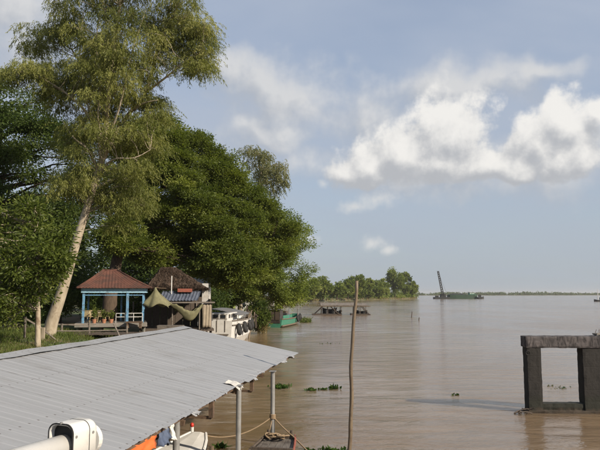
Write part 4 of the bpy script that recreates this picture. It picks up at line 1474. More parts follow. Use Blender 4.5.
MB().tube([(hx(174), HD + 0.6, hzf(302, HD)), (hx(174), HD + 0.6, hzf(276, HD))], 0.04, 8).build('pole', 'white_paint', hut)
for k in range(8):
    x = hx(148) + k * (hx(212) - hx(148)) / 8
    MB().box((x + 0.3, HD + 4.6, 3.5), (0.60, 0.05, 2.5)).build('back_board', 'wood_dark', hut)
for k in range(7):  # boards added on the right to keep the sun out of the hut
    MB().box((hx(212) + 0.02, HD + 0.2 + k * 0.66, 3.45), (0.05, 0.63, 2.3)).build('side_board', 'wood_dark', hut)
MB().box((hx(208), HD + 1.4, hzf(294, HD + 1.4)), (0.5, 0.10, 1.7)).build('gable_wall', 'house_wall', hut)
# things at the hut
tag(MB().box((hx(187), HD + 0.7, hzf(290.5, HD + 0.7)), (1.15, 0.5, 0.28)).build('storage_box', 'red_paint', bevel=0.03), 'orange-red box lying on the blue lean-to roof of the hut', 'box')
g = []
for i in range(9):
    g.append([(hx(203.5) + 0.68 * j / 10, HD - 0.62 + 0.05 * math.sin(j * 1.9 + i * 0.2), hzf(303.5, HD) + (2.45 - hzf(303.5, HD)) * i / 8) for j in range(11)])
tag(MB().sheet(g, 0.008, (0, -1, 0)).build('canvas_curtain', 'canvas', smooth=True), 'beige canvas curtain hanging from right end of hut awning', 'curtain')
# hammock: two ends gathered, belly sagging
ha, hb = at(166, 304.5, HD - 0.75), at(202, 305, HD - 0.75)
g = []
for i in range(21):
    t = i / 20
    c_ = ha.lerp(hb, t ** 0.85) - Vector((0, 0, 1.22 * (math.sin(math.pi * t ** 1.35) ** 1.2)))
    w = 0.05 + 0.60 * math.sin(math.pi * t ** 1.3) ** 0.8 + 0.04 * math.sin(i * 2.1)
    g.append([c_ + Vector((0.05 * s, -s * 0.45 * w, (abs(s) ** 1.6) * w * 1.15 + 0.07 * mnoise.noise(Vector((i * 0.5, s * 4, 0))))) for s in (-1, -0.75, -0.5, -0.25, 0, 0.25, 0.5, 0.75, 1)])
tag(MB().sheet(g, 0.008, (0, -1, 0)).build('fabric_hammock', 'tarp_olive', smooth=True), 'olive fabric hammock slung under the hut awning', 'hammock')
# olive net tent hung from a point
top = at(153, 287.5, HD - 1.6)
g = []
nb = 28
zb = at(153, 305.5, HD - 1.6).z
for i in range(9):
    t = i / 8
    row = []
    for k in range(nb + 1):
        a_ = 2 * math.pi * k / nb
        r_ = 0.04 + 1.0 * (t ** 1.25) * (1 + 0.16 * math.sin(k * 2 * math.pi * 6 / nb) * t + 0.10 * mnoise.noise(Vector((k * 0.5, t * 2, 4))))
        zz = top.z + (zb - top.z) * t + 0.16 * math.sin(k * 2 * math.pi * 4 / nb + 0.6) * t * t + 0.08 * mnoise.noise(Vector((k * 0.7, 3, 1))) * t
        row.append((top.x + r_ * math.cos(a_) + 0.12 * t, top.y + r_ * 0.8 * math.sin(a_), zz))
    g.append(row)
tag(MB().sheet(g, 0.006, (0, -1, 0)).build('net_canopy', 'tarp_olive', smooth=True), 'olive cone-shaped fabric hung between the gazebo and the hut', 'tarpaulin')
rope('hanging_line', 'thin line from the top of olive cone fabric to the hut eave', [top, (top.x + 0.9, top.y + 2.7, ZE + 0.05)], 0.015, 0.02)
rope('hanging_line', 'thin line holding the left end of the olive hammock', [ha, (hx(168), HD - 0.4, hzf(302, HD))], 0.015)

turn_since(mark, (hx(212), HD - 0.3), R(13))
# white house behind the river trees, and one near the green boat
def house(name, label, px0, px1, py_e, py_r, py_b, d, depth, wallm, roofm, group=None, win=2):
    x0, x1 = (px0 - 300) / F * d, (px1 - 300) / F * d
    ze, zr, zb_ = at(300, py_e, d).z, at(300, py_r, d).z, at(300, py_b, d).z
    t = thing(name, label, 'house', ((x0 + x1) / 2, d + depth / 2, zb_))
    MB().box(((x0 + x1) / 2, d + depth / 2, (zb_ + ze) / 2), (x1 - x0, depth, ze - zb_)).build('wall', wallm, t)
    o_ = 0.35
    ym = d + depth / 2
    for sgn, yy in ((-1, d - o_), (1, d + depth + o_)):
        g = []
        for i in range(3):
            tt = i / 2
            g.append([(x0 - o_ + (x1 - x0 + 2 * o_) * j / 40, yy + (ym - yy) * tt, ze - 0.05 + (zr - ze) * tt + 0.02 * math.cos(j * math.pi)) for j in range(41)])
        MB().sheet(g, 0.04).build('roof_slope', roofm, t)
    for xx in (x0 + 0.01, x1 - 0.01):
        MB().add([(xx, d, ze), (xx, d + depth, ze), (xx, ym, zr - 0.06)], [(0, 1, 2)]).build('gable', wallm, t)
    for k in range(win):
        xc = x0 + (x1 - x0) * (k + 0.5) / win
        w = MB().box((xc, d - 0.02, (ze + zb_) / 2 + 0.2), (0.9, 0.08, 1.0)).build('window', 'white_paint', t)
        MB().box((xc, d - 0.05, (ze + zb_) / 2 + 0.2), (0.74, 0.06, 0.84)).build('pane', 'glass_dark', w)
    return t
house('river_house', 'white walled house with grey roof among the riverside trees', 236, 266, 298, 291, 314, 108, 7, 'house_wall', 'house_roof')
house('bank_house', 'pale house with dark roof hidden behind the thatched hut', 188, 208, 283, 277, 308, 66, 2.5, 'house_wall', 'house_roof', win=2)
sh_ = thing('timber_shed', 'small pale shed with brown lean-to roof above the green boat', 'shed', at(269, 312, 101))
q = at(269, 312, 101)
MB().box(q + Vector((0, 0.9, 1.1)), (1.6, 1.8, 2.2)).build('wall', 'house_wall', sh_)
MB().add([q + Vector((-2.3, -0.5, 2.55)), q + Vector((1.2, -0.5, 1.95)), q + Vector((1.2, 2.2, 2.3)), q + Vector((-2.3, 2.2, 2.9))], [(0, 1, 2, 3)]).build('roof', 'wood_brown', sh_)
MB().box(q + Vector((0.2, -0.02, 1.0)), (0.7, 0.06, 1.7)).build('door', 'wood_grey', sh_)

# ================================================================== BOATS ALONG THE BANK
# white river boat with tyres
fr = Frame((-8.25, 60.0, 0), R(5.0))
rb = thing('river_boat', 'white wooden river boat with black tyre fenders moored beyond the canopy', 'boat', fr((0, 8, 0)))
Hb = hull(17, 3.9, 2.35, 0.55, 0.10, zb=-0.6, bow_w=0.25, stern_w=0.92, ns=16)
put_hull(rb, fr, Hb, 'white_paint', None, 'wood_grey', 0.07)
MB().sheet([[fr((-1.75 * k, y, 2.26)) for k in (1, -1)] for y in (0.05, 4, 8, 11)], 0.05).build('deck', 'wood_grey', rb)
MB().box(fr((-0.3, 4.3, 2.66)), (2.5, 5.2, 0.9), R(5.0)).build('cabin', 'white_paint', rb, bevel=0.03)
for x in (-0.85, 0.0, 0.75):
    w = MB().box(fr((x - 0.2, 1.69, 2.80)), (0.52, 0.06, 0.36), R(5.0)).build('window', 'wood_grey', rb)
    MB().box(fr((x - 0.2, 1.665, 2.80)), (0.42, 0.06, 0.26), R(5.0)).build('pane', 'glass_dark', w)
for y in (1.7, 3.0, 4.3):
    w = MB().box(fr((0.96, y + 1, 2.80)), (0.06, 0.7, 0.36), R(5.0)).build('window', 'wood_grey', rb)
    MB().box(fr((0.985, y + 1, 2.80)), (0.06, 0.6, 0.26), R(5.0)).build('pane', 'glass_dark', w)
g = []
for i in range(7):
    x = -1.75 + 3.4 * i / 6
    g.append([fr((x, 4.3 + (7.2) * j / 20, 3.45 - 0.62 * (i / 6) ** 1.6 + 0.02 * math.cos(j * math.pi))) for j in range(21)])
MB().sheet(g, 0.04).build('awning', 'house_roof', rb)
for x in (-1.6, 1.5):
    for y in (4.6, 8, 11.0):
        MB().tube([fr((x, y, 1.9)), fr((x, y, 3.42 if x < 0 else 2.95))], 0.035, 6).build('awning_post', 'galv', rb)
for x in (-0.9, 0.3, 1.1):
    MB().tube([fr((x, -0.02, 1.4)), fr((x, -0.02, 2.75))], 0.035, 6).build('stern_post', 'wood_grey', rb)
MB().tube([fr((-1.2, -0.02, 2.62)), fr((1.3, -0.02, 2.62))], 0.035, 6).build('stern_rail', 'wood_grey', rb)
MB().tube([fr((q_[1][0] + 0.02, q_[1][1], q_[1][2] - 0.42)) for q_ in Hb[2]], 0.06, 6).build('rub_rail', 'wood_grey', rb)
MB().box(fr((0, -0.06, 1.15)), (2.9, 0.05, 0.12), R(5.0)).build('stern_board', 'wood_grey', rb)
for k, y in enumerate((1.9, 5.2, 8.4, 11.2)):
    w = 1.95 * (1 if y < 8 else 0.98 if y < 10 else 0.86)
    c_ = fr((w + 0.17, y, 1.55 + 0.05 * k))
    tt = MB().torus(c_, fr.M @ Vector((1, 0, 0.12)), 0.42, 0.19, 16, 8).build('tyre_fender', 'rubber', rb, smooth=True)
    MB().tube([c_ + Vector((-0.05, 0, 0.3)), c_ + Vector((-0.18, 0, 0.75))], 0.02, 5).build('fender_rope', 'rope', tt)
# bamboo poles planted by the bow
for k, (px, py, px2, py2, lab) in enumerate(((243, 340, 249.5, 313, 'bamboo pole leaning at bow of white river boat, nearest it'), (246.5, 338, 252, 310, 'bamboo pole leaning beside white river boat, middle of three'), (249, 336, 254.5, 312, 'bamboo pole leaning right of white river boat, farthest from it'))):
    a_ = at(px, py, 69 + k); a_.z = -0.8
    tag(MB().tube(curve_pts(a_, at(px2, py2, 70 + k), 5, 0.03, k + 5), [0.10, 0.095, 0.09, 0.08, 0.075, 0.06], 8).build('bamboo_pole', 'bamboo', smooth=True), lab, 'pole', 'bamboo poles by the river boat')
lp = thing('mooring_trestle', 'dark timber mooring trestle standing by the white river boat', 'trestle', at(248, 330, 72))
for (pa, pb) in (((243, 318), (258, 316)), ((247, 330), (247, 306)), ((256, 328), (256, 314)), ((247, 309), (252, 318))):
    MB().beam(at(pa[0], pa[1], 72), at(pb[0], pb[1], 72), 0.16).build('timber', 'wood_dark', lp)

# green boat
fr = Frame((-4.1, 94, 0), R(12))
gb = thing('green_boat', 'green hulled cargo boat with a dark cabin end moored under the trees', 'boat', fr((0, 8, 0)))
Hg = hull(15.5, 3.0, 1.15, 0.5, 0.1, zb=-0.5, bow_w=0.35, stern_w=0.95, ns=14)
put_hull(gb, fr, Hg, 'green_paint', None, 'bamboo', 0.09)
MB().tube([fr((q_[1][0] + 0.03, q_[1][1], 0.22 + 0.4 * max(0, q_[1][1] / 15.5 - 0.6))) for q_ in Hg[2]], 0.13, 6).build('rub_rail', 'bamboo', gb)
MB().sheet([[fr((-1.35 * k, y, 1.02)) for k in (1, -1)] for y in (0.1, 5, 10, 14)], 0.05).build('deck', 'wood_dark', gb)
cbn = MB()
MB().box(fr((-0.1, 0.9, 1.62)), (2.5, 1.9, 2.0), R(12)).build('cabin', 'hull_black', gb, bevel=0.04)
MB().box(fr((-0.1, 0.9, 2.66)), (2.8, 2.3, 0.08), R(12)).build('cabin_roof', 'house_roof', gb)
for k in range(3):
    MB().box(fr((-0.9 + 0.8 * k, -0.06, 1.75)), (0.62, 0.06, 1.2), R(12)).build('cabin_panel', 'wood_dark', gb)
MB().box(fr((1.17, 3.9, 1.42)), (0.07, 4.2, 0.62), R(12)).build('side_screen', 'green_paint', gb)
for k, y in enumerate((10.3, 12.0, 13.6)):
    w = (1.5, 1.42, 1.2)[k]
    MB().torus(fr((w + 0.16, y, 0.95 + 0.12 * k)), fr.M @ Vector((1, 0.2 * k, 0.1)), 0.38, 0.18, 14, 8).build('tyre_fender', 'rubber', gb, smooth=True)
for k, (y, h, w) in enumerate(((6.6, 0.9, 0.9), (8.0, 1.25, 0.7), (9.4, 0.7, 1.1))):
    MB().box(fr((0.2 - 0.2 * k, y, 1.04 + h / 2)), (w, 0.9, h), R(12 + 9 * k)).build('deck_crate', ('net_dark', 'wood_dark', 'blue_cloth')[k], gb, bevel=0.05)
for y in (6.0, 12.5):
    MB().tube([fr((1.1, y, 1.0)), fr((1.1, y, 2.6))], 0.05, 6).build('mast', 'wood_grey', gb)

# floating fishing platform
FD = 152.0
fp = thing('fishing_raft', 'floating bamboo fishing raft with low thatched roof and dark nets midstream', 'raft', (10, FD, 0))
fx = lambda px: (px - 300) / F * FD
fzz = lambda py: at(300, py, FD).z
for (a_, b_) in ((312, 341), (350, 369)):
    for k in range(7):
        MB().tube([(fx(a_), FD - 1.8 + k * 0.6, 0.12), (fx(b_), FD - 1.8 + k * 0.6, 0.12)], 0.17, 7).build('raft_log', 'wood_dark', fp)
g = []
for i in range(7):
    t = i / 6
    g.append([(fx(320) + (fx(366) - fx(320)) * j / 30, FD - 2.2 + 4.4 * t, fzz(305.2) + 0.62 * (1 - abs(2 * t - 1)) * (1 if j < 24 else 0.7) + 0.10 * mnoise.noise(Vector((j * 0.5, i, 1)))) for j in range(31)])
MB().sheet(g, 0.12).build('roof', 'wood_grey', fp)
MB().beam((fx(318), FD - 2.1, fzz(306.2)), (fx(369), FD - 2.1, fzz(306.2)), 0.13).build('eave_beam', 'bamboo', fp)
MB().beam((fx(318), FD + 2.1, fzz(306.2)), (fx(369), FD + 2.1, fzz(306.2)), 0.13).build('eave_beam', 'bamboo', fp)
for px in (321, 327, 334, 340, 353, 359, 364):
    for yy in (-1.9, 1.9):
        MB().tube([(fx(px), FD + yy, 0), (fx(px) + 0.1, FD + yy, fzz(305.5))], 0.075, 6).build('post', 'wood_dark', fp)
for (a_, b_) in ((314, 324), (338, 329), (353, 357), (368, 360)):
    for yy in (-1.95, 1.95):
        MB().tube([(fx(a_), FD + yy, 0.1), (fx(b_), FD + yy, fzz(305))], 0.085, 6).build('brace', 'wood_dark', fp)
for (a_, b_, top_) in ((322, 336, 307.5), (330, 341, 309.5), (355, 366, 309.5)):
    g = []
    for i in range(8):
        t = i / 7
        g.append([(fx(a_) + (fx(b_) - fx(a_)) * j / 12 + 0.3 * mnoise.noise(Vector((i, j * 0.6, a_))), FD - 1.2 + 0.35 * math.sin(j * 1.4), 0.15 + (fzz(top_) - 0.15) * t - 0.35 * math.sin(math.pi * j / 12) * t) for j in range(13)])
    MB().sheet(g, 0.03, (0, -1, 0)).build('net', 'net_dark', fp)

# river stakes midstream
for (px, py, h, lab) in ((411, 317.5, 1.25, 'thin dark stake leaning in the river beyond the pole, left one'), (418, 320.5, 0.6, 'short dark stake in the river beyond the pole, right one')):
    q = onz(px, py)
    tag(MB().tube([q + Vector((0, 0, -1)), q + Vector((0.25, 0, h))], [0.14, 0.08], 7).build('river_stake', 'wood_dark'), lab, 'stake')

# dredger and barge
BD = 650.0
bxx = lambda px: (px - 300) / F * BD
dr = thing('crane_pontoon', 'dark crane pontoon with tall lattice boom on the far river', 'crane barge', (bxx(441), BD, 0))
MB().box((bxx(440.5), BD, 0.7), (bxx(448) - bxx(433), 10, 2.2)).build('pontoon', 'barge_dark', dr, bevel=0.3)
MB().box((bxx(442), BD, 3.4), (5.5, 5, 3.4)).build('crane_cab', 'barge_dark', dr, bevel=0.3)
MB().box((bxx(436), BD, 2.6), (3.0, 4, 1.6)).build('winch_house', 'barge_dark', dr, bevel=0.2)
p0, p1 = Vector((bxx(441.5), BD - 2, 4.0)), at(438, 271, BD - 2)
ax = (p1 - p0).normalized()
for sx in (-1, 1):
    for sy in (-1, 1):
        MB().beam(p0 + Vector((sx * 1.0, sy * 1.0, 0)), p1 + Vector((sx * 0.65, sy * 0.65, 0)), 0.42).build('boom_chord', 'barge_dark', dr)
for k in range(11):
    t0, t1 = k / 11, (k + 1) / 11
    s = 1 if k % 2 else -1
    for sy in (-0.9, 0.9):
        MB().beam(p0.lerp(p1, t0) + Vector((0.85 * s, sy, 0)), p0.lerp(p1, t1) + Vector((-0.85 * s, sy, 0)), 0.30).build('boom_brace', 'barge_dark', dr)
MB().beam(p1 + Vector((0, 0, -0.3)), Vector((bxx(446.5), BD - 2, 2)), 0.12).build('boom_stay', 'barge_dark', dr)

bg_ = thing('cargo_barge', 'dark green cargo barge with pale deckhouse moored by the crane pontoon', 'barge', (bxx(461), BD + 4, 0))
rg = []
for (px, zt, w) in ((447.5, 4.2, 7), (449, 4.4, 9), (455, 4.3, 10), (466, 4.3, 10), (474, 4.6, 9), (476.5, 5.0, 5)):
    x = bxx(px)
    rg.append([(x, BD + 4 - w / 2, -1), (x, BD + 4 - w / 2, zt), (x, BD + 4 + w / 2, zt), (x, BD + 4 + w / 2, -1)])
MB().loft(rg).build('hull', 'barge_green', bg_)
MB().box((bxx(471), BD + 3, 5.2), (bxx(473.5) - bxx(468.5), 7, 2.6)).build('deckhouse', 'green_paint', bg_)
MB().box((bxx(471), BD + 3, 6.62), (bxx(474) - bxx(468), 7.6, 0.24)).build('deckhouse_roof', 'white_paint', bg_)
for k in range(3):
    MB().box((bxx(469.3 + k * 1.6), BD - 0.52, 5.5), (0.9, 0.1, 0.9)).build('window', 'white_paint', bg_)
MB().loft([[(bxx(449 + i * 3.4), BD + 0.5, 4.3), (bxx(449 + i * 3.4), BD + 4, 4.5 + (0.9 if 0 < i < 5 else 0) + 0.3 * math.sin(i * 2)), (bxx(449 + i * 3.4), BD + 7.5, 4.3)] for i in range(6)], cap0=True, cap1=True).build('cargo_heap', 'barge_dark', bg_)
tug = thing('small_tug', 'small dark tug at right end of the green barge', 'boat', (bxx(478.5), BD - 2, 0))
rg = []
for (px, zt, w) in ((475.5, 1.8, 2.6), (477, 1.6, 3.6), (480, 1.9, 3.2), (482, 2.6, 0.6)):
    x = bxx(px)
    rg.append([(x, BD - 2 - w / 2, -0.5), (x, BD - 2 - w / 2, zt), (x, BD - 2 + w / 2, zt), (x, BD - 2 + w / 2, -0.5)])
MB().loft(rg).build('hull', 'barge_dark', tug)
MB().box((bxx(478), BD - 2, 3.0), (2.6, 2.2, 2.4)).build('wheelhouse', 'barge_dark', tug, bevel=0.1)
# small boat at the right edge of the view
q = onz(599, 301.5)
eb = thing('work_boat', 'small dark boat with white mast at right edge near the horizon', 'boat', q)
rg = []
for (dx, zt, w) in ((-3.2, 1.5, 0.8), (-1.5, 1.1, 2.2), (2, 1.0, 2.6), (6, 1.1, 2.2)):
    rg.append([(q.x + dx, q.y - w / 2, -0.4), (q.x + dx, q.y - w / 2, zt), (q.x + dx, q.y + w / 2, zt), (q.x + dx, q.y + w / 2, -0.4)])
MB().loft(rg).build('hull', 'barge_dark', eb)
MB().box(q + Vector((2.6, 0, 1.9)), (3.6, 1.8, 1.7)).build('cabin', 'barge_dark', eb, bevel=0.1)
MB().tube([q + Vector((-0.6, 0, 1)), q + Vector((-0.6, 0, 8.2))], [0.28, 0.16], 8).build('mast', 'white_paint', eb)

# ================================================================== TREES
def path_px(pts, d):
    out = []
    for p in pts:
        out.append(at(p[0], p[1], d if len(p) < 3 else p[2]))
    return out
def smooth_path(pts, n):
    out = []
    P = [pts[0]] + list(pts) + [pts[-1]]
    for i in range(1, len(P) - 2):
        for k in range(n):
            t = k / n
            p0, p1, p2, p3 = P[i - 1], P[i], P[i + 1], P[i + 2]
            out.append(0.5 * ((2 * p1) + (p2 - p0) * t + (2 * p0 - 5 * p1 + 4 * p2 - p3) * t * t + (3 * p1 - p0 - 3 * p2 + p3) * t ** 3))
    out.append(pts[-1])
    return out
def taper(n, a, b, p=1.0):
    return [a + (b - a) * (i / (n - 1)) ** p for i in range(n)]

# --- gum tree ---------------------------------------------------------------
GT = 40.0
g0 = at(50, 329, GT)
gum = thing('gum_tree', 'tall pale-barked gum tree leaning over the gazebo with drooping olive foliage', 'tree', (g0.x, g0.y, 2.3))
tp = path_px([(48, 334), (52, 322), (60, 298), (68, 272), (77, 240), (88, 205), (98, 172), (104, 150), (107, 110), (112, 60), (120, 5), (126, -40), (128, -70)], GT)
tp[0].z = 1.9
tp = smooth_path(tp, 4)
mb = MB()
mb.tube(tp, taper(len(tp), 0.46, 0.05, 0.72), 12)
fork = path_px([(99, 168), (112, 140, GT + 0.5), (128, 115, GT + 1), (146, 92, GT + 1.2), (156, 55, GT + 1.5), (168, 15, GT + 1.5), (175, -25, GT + 1.5)], GT)
fork = smooth_path(fork, 4)
mb.tube(fork, taper(len(fork), 0.19, 0.035), 9)
f2 = smooth_path(path_px([(146, 92, GT + 1.2), (165, 78, GT + 0.6), (185, 62, GT), (203, 50, GT)], GT), 4)
mb.tube(f2, taper(len(f2), 0.09, 0.025), 7)
f3 = smooth_path(path_px([(104, 150), (90, 118, GT - 0.8), (72, 98, GT - 1.4), (45, 80, GT - 1.6), (18, 70, GT - 1.6)], GT), 4)
mb.tube(f3, taper(len(f3), 0.12, 0.025), 7)
f4 = smooth_path(path_px([(106, 120), (92, 90, GT + 1.5), (72, 50, GT + 2), (50, 42, GT + 2)], GT), 4)
mb.tube(f4, taper(len(f4), 0.10, 0.025), 7)
f5 = smooth_path(path_px([(96, 178), (112, 160, GT - 1), (134, 158, GT - 1.4), (150, 150, GT - 1.2)], GT), 4)
mb.tube(f5, taper(len(f5), 0.09, 0.02), 7)
for k, pts in enumerate(([(101, 162), (96, 128, GT - 0.6), (84, 92, GT - 1.0), (80, 50, GT - 1.0), (84, 10, GT - 1)], [(104, 150), (98, 118, GT - 0.8), (100, 80, GT - 1.4), (96, 40, GT - 1.6), (104, 0, GT - 1.5)],
                         [(107, 140), (118, 112, GT - 1.0), (126, 80, GT - 1.6), (134, 45, GT - 1.8), (146, 10, GT - 1.6)], [(106, 122), (110, 92, GT - 1.2), (116, 60, GT - 1.8), (112, 25, GT - 2)],
                         [(128, 115, GT + 1), (142, 104, GT - 0.4), (158, 100, GT - 0.8)], [(98, 172), (88, 150, GT - 1), (74, 138, GT - 1.5), (62, 120, GT - 1.6)])):
    p_ = smooth_path(path_px(pts, GT), 4)
    mb.tube(p_, taper(len(p_), 0.085, 0.018), 7)
main = [(40, -45), (190, -50), (206, 0), (212, 35), (206, 60), (190, 74), (168, 72), (156, 92), (166, 115), (160, 140), (150, 165), (132, 195), (110, 205), (82, 198), (56, 170), (58, 130), (40, 108), (52, 85), (48, 40), (55, 5)]
cl = clumps_in(main, GT, 300, 3.2, 3, 1.0, 3, (0.55, -0.10), (-1, 1, 1))
cl += clumps_in([(112, 165), (150, 160), (148, 200), (136, 232), (118, 238), (112, 205)], GT + 0.6, 13, 1.2, 3, 1.0, 9, (0.5, -0.1))
cl += clumps_in([(58, 160), (84, 165), (80, 205), (66, 215), (56, 190)], GT - 0.6, 7, 1.2, 3, 1.0, 10)
cl += clumps_in([(-2, 72), (15, 62), (40, 62), (55, 75), (50, 92), (20, 84), (2, 84)], GT - 1, 16, 1.0, 2, 1.0, 4)
cl += clumps_in([(20, 40), (32, 22), (52, 30), (58, 45), (40, 54), (24, 52)], GT + 1.6, 10, 1.0, 2, 1.0, 5)
cl += clumps_in([(178, 66), (196, 30), (212, 40), (213, 62), (200, 78)], GT + 0.5, 14, 1.0, 2, 1.0, 6)
C, D, N, T, SP = strand_leaves(cl, 0.66, 0.50, 36, 0.95, 0.045, 0.60, 0.55, (0.35, 1.0))
limbs(mb, tp[14:] + fork + f2 + f3 + f4 + f5, cl, 0.05, 0.012, 5, 1, 0.15, (0.0, 1.0), SP, 3)
mb.build('trunk', 'bark_pale', gum, smooth=True)
leaf_object('crown', C, D, N, rng.uniform(0.14, 0.27, len(C)), rng.uniform(0.030, 0.052, len(C)), T, 'leaf_gum', gum)

# --- rain tree --------------------------------------------------------------
RD = 60.0
r0 = at(110, 322, 52.5)
rain = thing('rain_tree', 'huge spreading rain tree with layered dark green crown over the hut', 'tree', (r0.x, r0.y, 2.35))
tp = [Vector((r0.x, r0.y, 2.0)), at(110, 300, 52.7), at(114, 275, 53.2), at(120, 248, 54), at(130, 222, 55.5), at(140, 200, 57), at(158, 180, 59), at(172, 165, 60)]
tp = smooth_path(tp, 4)
mb = MB()
mb.tube(tp, taper(len(tp), 0.72, 0.14, 0.8), 12)
ext = []
for k, pts in enumerate(([(120, 248, 54), (150, 225, 56), (190, 205, 59), (230, 200, 61), (268, 210, 62)], [(120, 248, 54), (145, 240, 58), (200, 240, 60), (245, 250, 60), (280, 252, 60)],
                         [(130, 222, 55.5), (160, 190, 60), (205, 168, 62), (240, 178, 63)], [(125, 235, 55), (105, 205, 57), (110, 165, 60), (130, 135, 61)],
                         [(158, 180, 59), (170, 150, 61), (165, 128, 61)], [(130, 222, 55.5), (165, 215, 64), (200, 190, 68), (220, 185, 70)])):
    p_ = smooth_path(path_px(pts, RD), 4)
    mb.tube(p_, taper(len(p_), 0.26, 0.05), 8)
    ext += p_
poly = [(112, 140), (132, 116), (165, 114), (198, 135), (230, 155), (252, 180), (282, 208), (296, 226), (300, 240), (284, 262), (262, 284), (240, 288), (215, 282), (190, 270), (160, 264), (128, 256), (110, 235)]
cl = clumps_in(poly, RD, 420, 6.5, 4, 1.2, 7, (0.30, -0.34))
cl += clumps_in([(100, 222), (128, 218), (140, 240), (138, 264), (116, 262), (102, 248)], 51.5, 16, 1.0, 2, 1.0, 12)
cl += clumps_in([(140, 232), (200, 222), (250, 235), (268, 262), (255, 288), (225, 288), (200, 276), (160, 268), (138, 255)], 55.5, 64, 2.0, 3, 1.0, 8)
C, D, N, T, SP = spray_leaves(cl, 1.25, 0.42, 22, 42, 0.26, 0.46, 0.15)
limbs(mb, tp[12:] + ext, cl, 0.09, 0.018, 8, 1, 0.10, (0.0, 1.0), SP, 3)
mb.build('trunk', 'bark_brown', rain, smooth=True)
leaf_object('crown', C, D, N, rng.uniform(0.16, 0.27, len(C)), rng.uniform(0.08, 0.135, len(C)), T, 'leaf_rain', rain)

# --- general trees ----------------------------------------------------------
def crown_tree(name, label, base, trunk_pts, rad, poly, d, n, thick, lm, rx, rz, ns, nl, spread, L, Wd, bark='bark_brown', seed=1, strands=False, flat=0.45, group=None, void=None):
    t = thing(name, label, 'tree', base, group)
    tp = smooth_path(trunk_pts, 4)
    mb = MB()
    mb.tube(tp, taper(len(tp), rad, rad * 0.25), 9)
    cl = clumps_in(poly, d, n, thick, 4, 1.2, seed, void)
    if strands:
        C, D, N, T, SP = strand_leaves(cl, rx, rz, ns, 1.2, 0.09, 0.6)
    else:
        C, D, N, T, SP = spray_leaves(cl, rx, rz, ns, nl, spread, flat, 0.2)
    limbs(mb, tp, cl, rad * 0.35, rad * 0.06 + 0.008, seed + 3, 1, 0.12, (0.3, 1.0), SP, 2)
    mb.build('trunk', bark, t, smooth=True)
    leaf_object('crown', C, D, N, rng.uniform(L * 0.7, L * 1.3, len(C)), rng.uniform(Wd * 0.7, Wd * 1.3, len(C)), T, lm, t)
    return t
crown_tree('river_tree', 'light green bushy tree leaning over the water above the green boat', (at(262, 300, 88).x, 88, 2.2),
           [Vector((at(262, 300, 88).x, 88, 1.6)), at(263, 290, 88), at(266, 270, 87), at(272, 250, 87), at(280, 232, 86)], 0.34,
           [(236, 262), (248, 240), (272, 222), (292, 212), (308, 226), (312, 240), (302, 256), (308, 272), (311, 288), (300, 303), (278, 308), (258, 302), (244, 290)], 86, 80, 5, 'leaf_river', 1.5, 0.9, 22, 42, 0.34, 0.24, 0.13, seed=11)
crown_tree('pale_tree', 'pale feathery tree rising behind the rain tree at its right shoulder', (at(240, 300, 98).x, 98, 2.4),
           [Vector((at(240, 300, 98).x, 98, 2)), at(242, 260, 98), at(250, 215, 98), at(258, 185, 98), at(264, 160, 98)], 0.4,
           [(236, 160), (240, 148), (254, 141), (266, 146), (280, 160), (289, 170), (288, 186), (278, 196), (262, 192), (250, 180)], 98, 34, 3.0, 'leaf_pale', 1.1, 1.0, 30, 0, 0, 0.30, 0.11, 'bark_pale', 13, True)
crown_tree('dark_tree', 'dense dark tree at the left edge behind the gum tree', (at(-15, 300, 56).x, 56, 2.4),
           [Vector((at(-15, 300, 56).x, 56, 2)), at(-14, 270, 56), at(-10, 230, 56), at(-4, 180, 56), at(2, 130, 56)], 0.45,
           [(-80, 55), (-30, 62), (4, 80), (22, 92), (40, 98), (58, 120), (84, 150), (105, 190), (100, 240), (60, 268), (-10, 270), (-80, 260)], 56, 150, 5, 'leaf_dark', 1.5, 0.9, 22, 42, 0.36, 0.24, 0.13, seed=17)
crown_tree('broadleaf_tree', 'glossy broad-leaved young tree with thin pale trunk by the stair rail', (at(38, 335, 35.5).x, 35.5, 2.3),
           [Vector((at(38.5, 335, 35.5).x, 35.5, 1.9)), at(38, 310, 35.5), at(38, 285, 35.5), at(37, 260, 35.5), at(36, 230, 35.5)], 0.17,
           [(-60, 200), (0, 196), (25, 204), (42, 208), (60, 226), (82, 236), (70, 256), (76, 270), (56, 280), (46, 296), (30, 306), (34, 318), (8, 326), (-60, 326)], 35, 120, 2.6, 'leaf_broad', 0.6, 0.55, 12, 18, 0.20, 0.25, 0.09, 'bark_pale', 23, False, 0.25, None, (0.8, -0.12))
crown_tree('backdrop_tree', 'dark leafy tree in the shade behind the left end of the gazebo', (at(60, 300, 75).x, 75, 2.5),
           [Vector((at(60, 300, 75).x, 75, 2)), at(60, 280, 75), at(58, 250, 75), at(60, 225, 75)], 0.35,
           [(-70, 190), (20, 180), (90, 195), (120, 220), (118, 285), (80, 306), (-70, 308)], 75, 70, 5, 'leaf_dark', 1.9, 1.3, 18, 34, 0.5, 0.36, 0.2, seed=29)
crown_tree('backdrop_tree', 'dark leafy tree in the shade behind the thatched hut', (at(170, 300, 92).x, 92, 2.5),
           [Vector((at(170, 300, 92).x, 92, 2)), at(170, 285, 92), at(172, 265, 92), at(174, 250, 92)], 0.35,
           [(98, 245), (150, 240), (205, 238), (245, 250), (262, 275), (262, 304), (200, 309), (100, 309)], 92, 80, 5, 'leaf_dark', 2.0, 1.3, 18, 34, 0.5, 0.38, 0.2, seed=31)

